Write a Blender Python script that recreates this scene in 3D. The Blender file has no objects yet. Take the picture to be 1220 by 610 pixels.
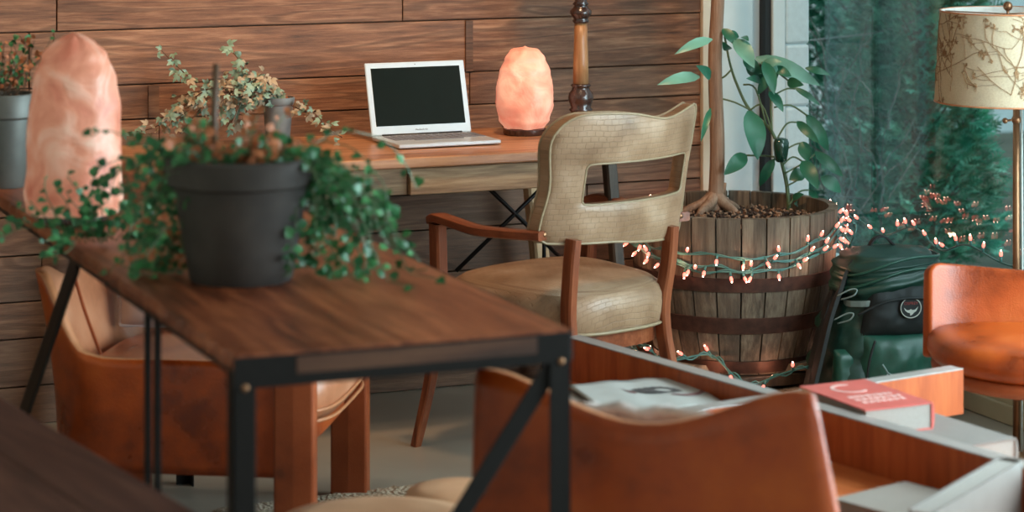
import bpy, bmesh, math, random
from mathutils import Vector, Matrix, noise as mnoise
random.seed(7)
PI = math.pi
C = bpy.context.scene.collection
# ------------------------------------------------------------------ camera model
F, HC, YH = 3000.0, 1.58, -187.0          # focal length in pixels, eye height, horizon row (1220x610 frame)
def at(px, py, z):                         # point of the plane z seen at a pixel
    d = F*(HC-z)/(py-YH); return Vector(((px-610)/F*d, d, z))
def atd(px, py, d):                        # point at distance d
    return Vector(((px-610)/F*d, d, HC-(py-YH)*d/F))
cam = bpy.data.cameras.new('camera'); co = bpy.data.objects.new('camera', cam); C.objects.link(co)
cam.sensor_width = 36; cam.lens = 36*F/1220; cam.shift_y = -(305-YH)/1220
co.location = (0, 0, HC); co.rotation_euler = (PI/2, 0, 0)
cam.dof.use_dof = True; cam.dof.focus_distance = 6.95; cam.dof.aperture_fstop = 3.3
cam.clip_end = 200
bpy.context.scene.camera = co

# ------------------------------------------------------------------ materials
def S(r, g, b):
    f = lambda c: (c/255/12.92) if c/255 <= .04045 else ((c/255+.055)/1.055)**2.4
    return (f(r), f(g), f(b), 1)
class NT:
    def __init__(s, name):
        s.m = bpy.data.materials.new(name); s.m.use_nodes = True
        s.t = s.m.node_tree; s.b = s.t.nodes['Principled BSDF']; s.out = s.t.nodes['Material Output']
    def n(s, typ, **kw):
        nd = s.t.nodes.new(typ)
        for k, v in kw.items():
            if k.startswith('i_'):
                key = k[2:]; key = int(key) if key.isdigit() else key.replace('_', ' ')
                nd.inputs[key].default_value = v
            else: setattr(nd, k, v)
        return nd
    def l(s, a, b): s.t.links.new(a, b)
    def ramp(s, fac, stops):
        r = s.n('ShaderNodeValToRGB'); cr = r.color_ramp
        while len(cr.elements) > 1: cr.elements.remove(cr.elements[-1])
        cr.elements[0].position = stops[0][0]; cr.elements[0].color = stops[0][1]
        for p, c in stops[1:]:
            e = cr.elements.new(p); e.color = c
        s.l(fac, r.inputs[0]); return r.outputs[0]
    def coord(s, scale=(1,1,1), kind='Object'):
        tc = s.n('ShaderNodeTexCoord'); mp = s.n('ShaderNodeMapping'); mp.inputs['Scale'].default_value = scale
        s.l(tc.outputs[kind], mp.inputs['Vector']); return mp.outputs[0]
    def bump(s, h, strength=.3, dist=.01):
        b = s.n('ShaderNodeBump'); b.inputs['Strength'].default_value = strength; b.inputs['Distance'].default_value = dist
        s.l(h, b.inputs['Height']); s.l(b.outputs[0], s.b.inputs['Normal'])
    def mix(s, a, b, fac, mode='MIX'):
        m = s.n('ShaderNodeMix', data_type='RGBA', blend_type=mode)
        for v, i in ((fac, 0), (a, 6), (b, 7)):
            if hasattr(v, 'is_linked') or hasattr(v, 'links'): s.l(v, m.inputs[i])
            else: m.inputs[i].default_value = v
        return m.outputs[2]
def plain(name, col, rough=.5, metal=0, spec=.5, nscale=30, amt=.12, bump=.0, **kw):
    t = NT(name); v = t.coord()
    nz = t.n('ShaderNodeTexNoise', i_Scale=nscale, i_Detail=4.0); t.l(v, nz.inputs['Vector'])
    lo = tuple(c*(1-amt) for c in col[:3])+(1,); hi = tuple(min(1, c*(1+amt)) for c in col[:3])+(1,)
    t.l(t.ramp(nz.outputs[0], [(.3, lo), (.7, hi)]), t.b.inputs['Base Color'])
    t.b.inputs['Roughness'].default_value = rough; t.b.inputs['Metallic'].default_value = metal
    t.b.inputs['Specular IOR Level'].default_value = spec
    if bump: t.bump(nz.outputs[0], bump, .004)
    for k, v2 in kw.items(): t.b.inputs[k.replace('_', ' ')].default_value = v2
    return t.m
def wood(name, stops, axis='x', rough=.55, scale=1.0, bands=14, tinted=False, bump=.25, knots=False, spec=.4, fine=1.0, lines=0):
    """grain runs along the axis; stops = dark, mid, light colours"""
    t = NT(name)
    sc = {'x': (.35, 3, 3), 'y': (3, .35, 3), 'z': (3, 3, .35)}[axis]
    tc = t.n('ShaderNodeTexCoord'); vec = tc.outputs['Object']
    if tinted:
        a = t.n('ShaderNodeAttribute', attribute_name='tint')
        vm = t.n('ShaderNodeVectorMath', operation='MULTIPLY_ADD'); vm.inputs[1].default_value = (37, 29, 17)
        t.l(a.outputs['Vector'], vm.inputs[0]); t.l(vec, vm.inputs[2]); vec = vm.outputs[0]
    mp = t.n('ShaderNodeMapping'); mp.inputs['Scale'].default_value = tuple(c*scale for c in sc); t.l(vec, mp.inputs[0])
    n1 = t.n('ShaderNodeTexNoise', i_Scale=1.6, i_Detail=3.0, i_Distortion=.6); t.l(mp.outputs[0], n1.inputs['Vector'])
    m1 = t.n('ShaderNodeMath', operation='MULTIPLY'); m1.inputs[1].default_value = bands*6.28; t.l(n1.outputs[0], m1.inputs[0])
    m2 = t.n('ShaderNodeMath', operation='SINE'); t.l(m1.outputs[0], m2.inputs[0])
    mp2 = t.n('ShaderNodeMapping'); k = 26*scale*fine
    mp2.inputs['Scale'].default_value = {'x': (k*.07, k, k), 'y': (k, k*.07, k), 'z': (k, k, k*.07)}[axis]; t.l(vec, mp2.inputs[0])
    n2 = t.n('ShaderNodeTexNoise', i_Scale=2.0, i_Detail=6.0, i_Roughness=.7); t.l(mp2.outputs[0], n2.inputs['Vector'])
    m3 = t.n('ShaderNodeMath', operation='MULTIPLY_ADD'); m3.inputs[1].default_value = .07; t.l(m2.outputs[0], m3.inputs[0]); t.l(n2.outputs[0], m3.inputs[2])
    n3 = t.n('ShaderNodeTexNoise', i_Scale=2.2, i_Detail=3.0); t.l(mp.outputs[0], n3.inputs['Vector'])
    m4 = t.n('ShaderNodeMath', operation='MULTIPLY_ADD'); m4.inputs[1].default_value = .5; t.l(n3.outputs[0], m4.inputs[0]); t.l(m3.outputs[0], m4.inputs[2])
    c = t.ramp(m4.outputs[0], [(.45, stops[0]), (.72, stops[1]), (1.0, stops[2])])
    if tinted:
        br = t.n('ShaderNodeMapRange'); br.inputs['To Min'].default_value = .62; br.inputs['To Max'].default_value = 1.3
        sx = t.n('ShaderNodeSeparateXYZ'); t.l(a.outputs['Vector'], sx.inputs[0]); t.l(sx.outputs[1], br.inputs[0])
        cb = t.n('ShaderNodeCombineXYZ')
        for i in range(3): t.l(br.outputs[0], cb.inputs[i])
        c = t.mix(c, cb.outputs[0], 1.0, 'MULTIPLY')
        g = t.n('ShaderNodeMapRange'); g.inputs['To Min'].default_value = 0; g.inputs['To Max'].default_value = 1; t.l(sx.outputs[2], g.inputs[0])
        c = t.mix(c, t.mix(c, S(104, 90, 78), .5), g.outputs[0])
    if lines:
        lf = t.ramp(m2.outputs[0], [(.0, (0, 0, 0, 1)), (.55, (0, 0, 0, 1)), (.95, (lines,)*3+(1,))]); c = t.mix(c, tuple(x*.6 for x in stops[0][:3])+(1,), lf)
    if knots:
        vo = t.n('ShaderNodeTexVoronoi', i_Scale=1.15); mp3 = t.n('ShaderNodeMapping'); mp3.inputs['Scale'].default_value = (1.6, 1.6, 3.2) if axis == 'x' else (1.6, 3.2, 1.6)
        t.l(vec, mp3.inputs[0]); t.l(mp3.outputs[0], vo.inputs['Vector'])
        kf = t.ramp(vo.outputs['Distance'], [(.03, (1, 1, 1, 1)), (.13, (0, 0, 0, 1))])
        c = t.mix(c, tuple(x*.35 for x in stops[0][:3])+(1,), kf)
        # weathered dark patches of the reclaimed boards
        n5 = t.n('ShaderNodeTexNoise', i_Scale=2.4, i_Detail=5.0, i_Roughness=.65); t.l(mp.outputs[0], n5.inputs['Vector'])
        wf = t.ramp(n5.outputs[0], [(.56, (0, 0, 0, 1)), (.75, (.55, .55, .55, 1))])
        c = t.mix(c, tuple(x*.55 for x in stops[0][:3])+(1,), wf)
    t.l(c, t.b.inputs['Base Color']); t.b.inputs['Roughness'].default_value = rough
    t.b.inputs['Specular IOR Level'].default_value = spec
    if bump: t.bump(m3.outputs[0], bump, .006)
    return t.m
def leather(name, dark, mid, light, rough=.42):
    t = NT(name); v = t.coord()
    n = t.n('ShaderNodeTexNoise', i_Scale=5.0, i_Detail=6.0, i_Roughness=.6); t.l(v, n.inputs[0])
    c = t.ramp(n.outputs[0], [(.3, dark), (.5, mid), (.75, light)])
    vo = t.n('ShaderNodeTexVoronoi', i_Scale=7.0); t.l(v, vo.inputs['Vector'])
    st = t.ramp(vo.outputs['Distance'], [(.05, (.65, .65, .65, 1)), (.09, (.25, .25, .25, 1)), (.13, (0, 0, 0, 1))])
    c = t.mix(c, dark, st)
    t.l(c, t.b.inputs['Base Color'])
    f = t.n('ShaderNodeTexVoronoi', i_Scale=260.0); t.l(v, f.inputs['Vector']); t.bump(f.outputs['Distance'], .18, .002)
    r = t.ramp(n.outputs[0], [(.3, (rough-.1,)*3+(1,)), (.7, (rough+.12,)*3+(1,))]); t.l(r, t.b.inputs['Roughness'])
    return t.m
M = {}
M['plank'] = wood('reclaimed_plank_wood', (S(72, 45, 32), S(134, 90, 64), S(182, 136, 104)), 'x', .62, 1.0, 9, True, .4, True, lines=.5, fine=1.7)
M['desk'] = wood('honey_desk_wood', (S(112, 70, 46), S(168, 116, 80), S(202, 152, 112)), 'x', .34, 1.0, 8, False, .15)
M['desk_raw'] = wood('weathered_drawer_wood', (S(82, 60, 44), S(138, 108, 80), S(176, 146, 112)), 'x', .6, 1.2, 12, False, .3)
M['console'] = wood('console_wood', (S(66, 30, 18), S(136, 70, 42), S(184, 108, 70)), 'y', .38, 1.0, 9, False, .25, True)
M['console_edge'] = wood('shaded_console_edge', (S(50, 30, 22), S(84, 52, 36), S(110, 74, 52)), 'x', .5, 1.0, 9, False, .25)  # console wood darkened for the shadow on its front edge
M['bench'] = wood('dark_bench_wood', (S(52, 30, 26), S(84, 52, 44), S(108, 72, 60)), 'y', .5, 1.0, 9, False, .25)
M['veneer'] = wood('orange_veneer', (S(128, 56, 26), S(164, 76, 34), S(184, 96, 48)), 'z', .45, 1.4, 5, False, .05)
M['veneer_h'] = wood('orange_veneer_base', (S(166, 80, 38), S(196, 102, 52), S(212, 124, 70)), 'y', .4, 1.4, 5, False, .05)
M['edge'] = wood('painted_glare_edge', (S(132, 120, 112), S(150, 140, 134), S(164, 156, 152)), 'y', .28, 1.4, 4, False, .03, spec=.8)  # window glare on the divider tops, put into a pale colour
M['stave'] = wood('oak_barrel_staves', (S(50, 38, 30), S(114, 97, 80), S(172, 154, 130)), 'z', .7, 1.3, 6, True, .5, True, lines=.3)
M['chairwood'] = wood('reddish_chair_wood', (S(80, 38, 22), S(124, 64, 38), S(154, 90, 58)), 'y', .32, 1.2, 6, False, .08)
M['chairleg'] = wood('reddish_chair_leg_wood', (S(80, 38, 22), S(124, 64, 38), S(154, 90, 58)), 'z', .32, 1.2, 6, False, .08)
M['palewood'] = wood('pale_leg_wood', (S(142, 112, 80), S(184, 154, 118), S(206, 180, 144)), 'z', .55, 1.2, 6, False, .15)
M['turned'] = wood('turned_light_wood', (S(126, 82, 50), S(166, 118, 78), S(192, 148, 106)), 'z', .32, 1.6, 8, False, .08)
M['turned_dark'] = wood('turned_dark_wood', (S(28, 17, 15), S(54, 33, 28), S(76, 48, 38)), 'z', .22, 1.6, 8, False, .05, spec=.8)
M['darkwood'] = wood('dark_leg_wood', (S(38, 30, 24), S(62, 50, 40), S(84, 70, 56)), 'z', .6, 1.2, 8, False, .2)
M['leather'] = leather('cognac_leather', S(104, 36, 8), S(168, 68, 16), S(194, 92, 30), .34)
M['leather_in'] = leather('cognac_leather_lining', S(138, 76, 46), S(190, 122, 86), S(212, 150, 114), .34)
M['leather_edge'] = plain('leather_edge', S(196, 128, 86), .4, nscale=40)
M['leather_dark'] = leather('dark_tan_leather', S(100, 42, 18), S(150, 68, 30), S(172, 86, 44), .42)
M['tan'] = leather('pale_tan_leather', S(204, 150, 112), S(224, 172, 132), S(236, 192, 156), .5)
M['pale'] = plain('painted_glare_leather', S(205, 200, 200), .42, nscale=6, amt=.1)  # pale tone stands for window glare on the chair leather
M['steel'] = plain('black_steel', S(24, 22, 21), .45, .6, nscale=60)
M['alu'] = plain('laptop_aluminium', S(205, 214, 220), .32, .35, nscale=300, amt=.03)
M['key'] = plain('laptop_keys', S(120, 120, 126), .5)
M['bezel'] = plain('laptop_bezel', S(200, 214, 222), .35, .1, amt=.02)
M['screen'] = plain('dark_screen_glass', S(16, 24, 22), .06, 0, .7, amt=.05)
M['dark'] = plain('black_plastic', S(18, 18, 18), .5)
M['white_paint'] = plain('white_paint', S(214, 226, 228), .5, nscale=12, amt=.04)
M['cream_paint'] = plain('cream_paint', S(214, 204, 184), .5, nscale=12, amt=.05)
M['block'] = plain('painted_block', S(206, 222, 226), .75, nscale=50, amt=.05, bump=.4)
M['floor'] = plain('sealed_concrete', S(146, 138, 124), .3, 0, .5, nscale=3, amt=.12)
M['curb'] = plain('beige_panel', S(196, 182, 152), .6, nscale=10, amt=.05)
M['ceil'] = plain('ceiling_paint', S(196, 190, 180), .8, nscale=4, amt=.05)
M['soil'] = plain('potting_soil', S(58, 42, 34), .9, nscale=90, amt=.6, bump=.8)
M['soil_chip'] = plain('bark_chip', S(150, 116, 92), .8, nscale=90, amt=.4)
M['bark'] = wood('smooth_tree_bark', (S(108, 80, 64), S(148, 116, 94), S(176, 146, 124)), 'z', .6, 2.2, 4, False, .4)
M['cord'] = plain('green_light_cord', S(70, 122, 116), .4, spec=.7)
M['cord_pale'] = plain('pale_cord', S(206, 210, 204), .5)
M['hoop'] = plain('rusted_hoop', S(78, 50, 40), .65, .3, nscale=40, amt=.35, bump=.3)
M['brass'] = plain('aged_brass', S(150, 108, 78), .35, .8)
M['green_cloth'] = plain('dark_green_nylon', S(24, 58, 48), .42, nscale=60, amt=.15)
M['green_light'] = plain('green_nylon_panel', S(32, 76, 62), .38, nscale=50, amt=.15)
M['black_cloth'] = plain('black_webbing', S(20, 24, 24), .65, nscale=120)
M['grey_trim'] = plain('grey_trim', S(130, 146, 144), .5)
M['red_mark'] = plain('red_mark', S(150, 60, 56), .6)
M['pale_mark'] = plain('pale_mark', S(190, 190, 182), .6)
M['paper'] = plain('white_paper', S(184, 182, 176), .55, amt=.03)
M['paper_dim'] = plain('matte_cover_paper', S(146, 136, 126), .6, amt=.03)
M['book_white'] = plain('white_book_pages', S(150, 142, 134), .6, nscale=200, amt=.06)
M['book_red'] = plain('red_book_cover', S(192, 90, 80), .4, nscale=20, amt=.08)
M['book_pink'] = plain('pale_cover_print', S(216, 172, 162), .45)
M['book_grey'] = plain('grey_book_cover', S(122, 114, 108), .45, amt=.05)
M['ink_dark'] = plain('grey_ink', S(74, 70, 70), .6, nscale=200, amt=.5)
M['ink_mauve'] = plain('mauve_ink', S(122, 84, 84), .6)
M['zinc'] = plain('zinc_pot', S(104, 104, 98), .5, .35, nscale=14, amt=.22)
M['clay'] = plain('dark_grey_clay', S(62, 56, 52), .75, nscale=14, amt=.3, bump=.2)
M['pot_grey'] = plain('grey_plastic_pot', S(112, 118, 118), .5)
def leafm(name, col, rough=.4, tr=.25, amt=.25):
    m = plain(name, col, rough, nscale=12, amt=amt); b = m.node_tree.nodes['Principled BSDF']
    b.inputs['Subsurface Weight'].default_value = 0
    return m
M['leaf'] = leafm('pepper_leaf', S(38, 102, 76), .35)
M['leaf_l'] = leafm('pale_pepper_leaf', S(104, 156, 136), .35)
M['leaf_fg'] = leafm('vine_leaf', S(38, 100, 56), .45)
M['leaf_fg2'] = leafm('bright_vine_leaf', S(66, 132, 76), .45)
M['leaf_dry'] = leafm('dried_leaf', S(168, 98, 58), .6)
M['ivy'] = leafm('ivy_leaf', S(124, 152, 132), .45)
M['ivy_dry'] = leafm('dry_ivy_leaf', S(166, 148, 122), .6)
M['stem'] = plain('green_stem', S(92, 112, 78), .5)
M['stem_b'] = plain('brown_stem', S(96, 70, 50), .6)
M['pepper'] = plain('dark_pepper_skin', S(20, 58, 44), .15, spec=.8)
M['cedar'] = leafm('cedar_foliage', S(70, 156, 130), .6, amt=.7)
M['cedar2'] = leafm('pale_cedar_foliage', S(130, 204, 178), .6, amt=.4)
M['twig'] = plain('grey_twig', S(96, 104, 98), .8)
M['ground'] = plain('outdoor_ground', S(92, 96, 84), .9, nscale=4, amt=.3)
M['outwall'] = plain('outdoor_white_wall', S(214, 226, 230), .8, nscale=6, amt=.06)
M['mesh_wire'] = plain('wire', S(150, 160, 160), .5)
# embossed upholstery
def croc():
    t = NT('embossed_tan_upholstery'); v = t.coord((1, 1, 1), 'UV')
    n = t.n('ShaderNodeTexNoise', i_Scale=9.0, i_Detail=5.0); t.l(v, n.inputs[0])
    nd = t.n('ShaderNodeTexNoise', i_Scale=14.0, i_Detail=2.0); t.l(v, nd.inputs[0])
    dm = t.n('ShaderNodeVectorMath', operation='MULTIPLY_ADD'); dm.inputs[1].default_value = (.012, .012, .012); t.l(nd.outputs[1], dm.inputs[0]); t.l(v, dm.inputs[2])
    br = t.n('ShaderNodeTexBrick', i_Scale=1.0, offset=.5); t.l(dm.outputs[0], br.inputs['Vector'])
    br.inputs['Brick Width'].default_value = .021; br.inputs['Row Height'].default_value = .014; br.inputs['Mortar Size'].default_value = .0011
    br.inputs['Mortar Smooth'].default_value = .6
    br.inputs['Color1'].default_value = (1, 1, 1, 1); br.inputs['Color2'].default_value = (.86, .86, .86, 1); br.inputs['Mortar'].default_value = (0, 0, 0, 1)
    c = t.ramp(n.outputs[0], [(.3, S(126, 94, 68)), (.55, S(160, 128, 100)), (.8, S(188, 160, 136))])
    f = t.ramp(br.outputs['Color'], [(0, (.88, .88, .88, 1)), (.9, (1, 1, 1, 1))])
    t.l(t.mix(c, f, 1.0, 'MULTIPLY'), t.b.inputs['Base Color'])
    t.b.inputs['Roughness'].default_value = .4
    t.bump(br.outputs['Color'], .5, .003); return t.m
M['croc'] = croc()
M['piping'] = plain('upholstery_piping', S(150, 130, 102), .45, nscale=80)
def rugm():
    t = NT('looped_cream_wool'); v = t.coord()
    vo = t.n('ShaderNodeTexVoronoi', i_Scale=90.0); t.l(v, vo.inputs['Vector'])
    t.l(t.ramp(vo.outputs['Distance'], [(0, S(232, 220, 198)), (.6, S(176, 158, 134))]), t.b.inputs['Base Color'])
    t.b.inputs['Roughness'].default_value = .95; t.bump(vo.outputs['Distance'], .8, .01); return t.m
M['rug'] = rugm()
def saltm(name, c0, c1, c2, strength):
    t = NT(name); v = t.coord()
    n = t.n('ShaderNodeTexNoise', i_Scale=11.0, i_Detail=6.0, i_Distortion=.8); t.l(v, n.inputs[0])
    c = t.ramp(n.outputs[0], [(.3, c0), (.5, c1), (.72, c2)])
    t.l(c, t.b.inputs['Base Color']); t.b.inputs['Roughness'].default_value = .45
    t.l(c, t.b.inputs['Emission Color']); t.b.inputs['Emission Strength'].default_value = strength
    t.bump(n.outputs[0], .5, .02); return t.m
M['salt_lit'] = saltm('glowing_salt', S(230, 132, 108), S(244, 166, 138), S(252, 200, 174), .5)
M['salt_dim'] = saltm('pink_salt', S(198, 108, 84), S(222, 146, 118), S(240, 196, 174), .24)
def emis(name, col, st):
    t = NT(name); t.b.inputs['Base Color'].default_value = col; t.b.inputs['Emission Color'].default_value = col
    t.b.inputs['Emission Strength'].default_value = st; return t.m
M['bulb'] = emis('lit_bulb', (1.0, .19, .14, 1), 2.6)
M['bulb_tip'] = emis('lit_bulb_core', (1.0, .50, .36, 1), 34)
def shadem():
    t = NT('cream_linen_shade'); v = t.coord((90, 90, 90))
    w = t.n('ShaderNodeTexNoise', i_Scale=3.0, i_Detail=3.0); t.l(v, w.inputs[0])
    c = t.ramp(w.outputs[0], [(.3, S(222, 204, 176)), (.7, S(240, 226, 200))]); t.l(c, t.b.inputs['Base Color'])
    t.b.inputs['Roughness'].default_value = .8
    tr = t.n('ShaderNodeBsdfTranslucent'); t.l(c, tr.inputs[0]); mx = t.n('ShaderNodeMixShader'); mx.inputs[0].default_value = .5
    t.l(t.b.outputs[0], mx.inputs[1]); t.l(tr.outputs[0], mx.inputs[2]); t.l(mx.outputs[0], t.out.inputs[0]); return t.m
M['shade'] = shadem()
M['shade_in'] = plain('white_shade_lining', S(226, 222, 214), .7)
M['print'] = plain('brown_line_print', S(150, 112, 76), .8)
def glassm():
    t = NT('window_glass')
    fr = t.n('ShaderNodeFresnel'); ge = t.n('ShaderNodeNewGeometry'); ir = t.n('ShaderNodeMapRange'); ir.inputs['To Min'].default_value = 1.55; ir.inputs['To Max'].default_value = 1/1.55; t.l(ge.outputs['Backfacing'], ir.inputs[0]); t.l(ir.outputs[0], fr.inputs['IOR'])
    tr = t.n('ShaderNodeBsdfTransparent'); tr.inputs[0].default_value = (.86, .95, .95, 1)
    gl = t.n('ShaderNodeBsdfGlossy'); gl.inputs['Roughness'].default_value = .012
    mx = t.n('ShaderNodeMixShader'); t.l(fr.outputs[0], mx.inputs[0]); t.l(tr.outputs[0], mx.inputs[1]); t.l(gl.outputs[0], mx.inputs[2])
    t.l(mx.outputs[0], t.out.inputs[0]); return t.m
M['glass'] = glassm()

# ------------------------------------------------------------------ mesh builder
class MB:
    def __init__(s): s.v = []; s.f = []; s.m = []; s.t = []; s.uv = None
    def add(s, vs, fs, m=0, tint=(0, .5, 0)):
        o = len(s.v); s.v += [tuple(v) for v in vs]
        for f in fs: s.f.append(tuple(i+o for i in f)); s.m.append(m); s.t.append(tint)
        return s
    def box(s, x0, x1, y0, y1, z0, z1, m=0, tint=(0, .5, 0), mat=None):
        vs = [Vector((x, y, z)) for z in (z0, z1) for y in (y0, y1) for x in (x0, x1)]
        if mat is not None: vs = [mat @ v for v in vs]
        return s.add(vs, [(0, 2, 3, 1), (4, 5, 7, 6), (0, 1, 5, 4), (2, 6, 7, 3), (0, 4, 6, 2), (1, 3, 7, 5)], m, tint)
    def loft(s, rings, m=0, cap=True, closed=True, tint=(0, .5, 0)):
        n = len(rings[0]); fs = []
        for i in range(len(rings)-1):
            for j in range(n if closed else n-1):
                a, b = i*n+j, i*n+(j+1) % n; fs.append((a, b, b+n, a+n))
        if cap and closed: fs.append(tuple(range(n))[::-1]); fs.append(tuple((len(rings)-1)*n+j for j in range(n)))
        return s.add([p for r in rings for p in r], fs, m, tint)
    def lathe(s, prof, cx=0, cy=0, n=32, m=0, cap=True):
        return s.loft([[(cx+r*math.cos(2*PI*j/n), cy+r*math.sin(2*PI*j/n), z) for j in range(n)] for r, z in prof], m, cap)
    def tube(s, path, r, n=8, m=0, cap=True):
        P = [Vector(p) for p in path]; rr = r if isinstance(r, (list, tuple)) else [r]*len(P); rings = []; up = None
        for i, p in enumerate(P):
            d = (P[min(i+1, len(P)-1)]-P[max(i-1, 0)]).normalized()
            if up is None: up = d.orthogonal().normalized()
            up = (up-d*up.dot(d)); up = up.normalized() if up.length > 1e-6 else d.orthogonal().normalized()
            sd = d.cross(up)
            rings.append([p+(up*math.cos(2*PI*j/n)+sd*math.sin(2*PI*j/n))*rr[i] for j in range(n)])
        return s.loft(rings, m, cap)
    def bar(s, path, w, h, upv=(0, 0, 1), m=0):
        """rectangular section swept along path; w across, h along upv"""
        P = [Vector(p) for p in path]; ww = w if isinstance(w, (list, tuple)) else [w]*len(P); hh = h if isinstance(h, (list, tuple)) else [h]*len(P)
        rings = []
        for i, p in enumerate(P):
            d = (P[min(i+1, len(P)-1)]-P[max(i-1, 0)]).normalized(); u = Vector(upv); u = (u-d*u.dot(d)).normalized(); sd = d.cross(u)
            a, b = ww[i]/2, hh[i]/2; c = .28
            rings.append([p+sd*x*a+u*y*b for x, y in ((1-c, 1), (1, 1-c), (1, c-1), (1-c, -1), (c-1, -1), (-1, c-1), (-1, 1-c), (c-1, 1))])
        return s.loft(rings, m)
    def sphere(s, c, r, n=12, k=8, m=0, sz=(1, 1, 1)):
        rings = []
        for i in range(k+1):
            a = -PI/2+PI*i/k; rr = max(math.cos(a), .02)*r
            rings.append([(c[0]+rr*math.cos(2*PI*j/n)*sz[0], c[1]+rr*math.sin(2*PI*j/n)*sz[1], c[2]+r*math.sin(a)*sz[2]) for j in range(n)])
        return s.loft(rings, m)
    def build(s, name, mats, parent=None, loc=(0, 0, 0), rz=0, smooth=False, bevel=0, subsurf=0, uv=None, angle=None, solid=None):
        me = bpy.data.meshes.new(name); me.from_pydata(s.v, [], s.f)
        for m in (mats if isinstance(mats, (list, tuple)) else [mats]): me.materials.append(m)
        me.polygons.foreach_set('material_index', s.m)
        at_ = me.attributes.new('tint', 'FLOAT_VECTOR', 'FACE')
        at_.data.foreach_set('vector', [c for t in s.t for c in t])
        if uv:
            ul = me.uv_layers.new(name='UVMap')
            for lp in me.loops: ul.data[lp.index].uv = uv[lp.vertex_index]
        bm = bmesh.new(); bm.from_mesh(me); bmesh.ops.recalc_face_normals(bm, faces=bm.faces); bm.to_mesh(me); bm.free()
        if smooth:
            me.polygons.foreach_set('use_smooth', [True]*len(me.polygons))
            if angle: me.set_sharp_from_angle(angle=math.radians(angle))
        me.update()
        o = bpy.data.objects.new(name, me); C.objects.link(o)
        o.location = loc; o.rotation_euler = (0, 0, rz)
        if solid:
            md = o.modifiers.new('s', 'SOLIDIFY'); md.thickness = solid; md.offset = -1
            if len(me.materials) > 2: md.material_offset = 1; md.material_offset_rim = 2
        if subsurf: md = o.modifiers.new('ss', 'SUBSURF'); md.levels = md.render_levels = subsurf
        if bevel: md = o.modifiers.new('b', 'BEVEL'); md.width = bevel; md.segments = 2; md.limit_method = 'ANGLE'; md.angle_limit = .6
        if parent: o.parent = parent
        return o
def tag(o, label=None, cat=None, group=None, kind=None):
    if label: o['label'] = label
    if cat: o['category'] = cat
    if group: o['group'] = group
    if kind: o['kind'] = kind
    return o
def empty(name, loc, rz=0, label=None, cat=None, group=None):
    o = bpy.data.objects.new(name, None); C.objects.link(o); o.location = loc; o.rotation_euler = (0, 0, rz); o.empty_display_size = .1
    return tag(o, label, cat, group)
def interp(keys, t):
    for i in range(len(keys)-1):
        a, b = keys[i], keys[i+1]
        if t <= b[0]:
            k = (t-a[0])/(b[0]-a[0]) if b[0] > a[0] else 0; k = max(0, min(1, k)); k = k*k*(3-2*k)
            return a[1]+(b[1]-a[1])*k
    return keys[-1][1]
def catmull(P, n=6):
    P = [Vector(p) for p in P]; Q = [P[0]]+P+[P[-1]]; out = []
    for i in range(1, len(Q)-2):
        for k in range(n):
            t = k/n; a, b, c, d = Q[i-1], Q[i], Q[i+1], Q[i+2]
            out.append(.5*((2*b)+(c-a)*t+(2*a-5*b+4*c-d)*t*t+(3*b-a-3*c+d)*t**3))
    out.append(P[-1]); return out
def leafgeo(mb, base, tip, width, nrm=None, m=0, droop=.12, fold=.25, k=5):
    """leaf blade from base to tip, folded on its midrib"""
    b, t = Vector(base), Vector(tip); d = t-b; L = d.length
    n = Vector(nrm) if nrm is not None else Vector((random.uniform(-.5, .5), -1, random.uniform(.2, 1)))
    sd = d.cross(n)
    if sd.length < 1e-6: sd = d.orthogonal()
    sd.normalize(); n = sd.cross(d).normalized()
    vs = []; fs = []
    for i in range(k+1):
        s_ = i/k; w = width*.5*math.sin(PI*min(1, s_**.8*.97+.03))**.8*(1 if s_ < 1 else .02)
        c = b+d*s_+n*(droop*L*math.sin(PI*s_))
        vs += [c-sd*w+n*w*fold, c, c+sd*w+n*w*fold]
    for i in range(k):
        a = i*3; fs += [(a, a+1, a+4, a+3), (a+1, a+2, a+5, a+4)]
    mb.add(vs, fs, m)

# ------------------------------------------------------------------ the room
RZ = math.atan2(.3875, .922)
U = Vector((math.cos(RZ), math.sin(RZ), 0)); V = Vector((math.sin(RZ), -math.cos(RZ), 0))
CORNER = Vector((.956, 7.789, 0))
# room frame: local x along the plank wall (negative to the left), local y negative towards the camera
def room(x, y, z=0): return CORNER+U*x-V*y+Vector((0, 0, z))
def rmesh(mb, name, mats, **kw): return mb.build(name, mats, loc=CORNER, rz=RZ, **kw)
XL, YN, ZC = -4.2, -11.2, 2.9
mb = MB(); mb.box(XL-.2, .22, YN-.2, .2, -.12, 0); tag(rmesh(mb, 'floor', M['floor']), kind='structure')
mb = MB(); mb.box(XL-.2, .22, YN-.2, .2, ZC, ZC+.1); tag(rmesh(mb, 'ceiling', M['ceil']), kind='structure')
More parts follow.
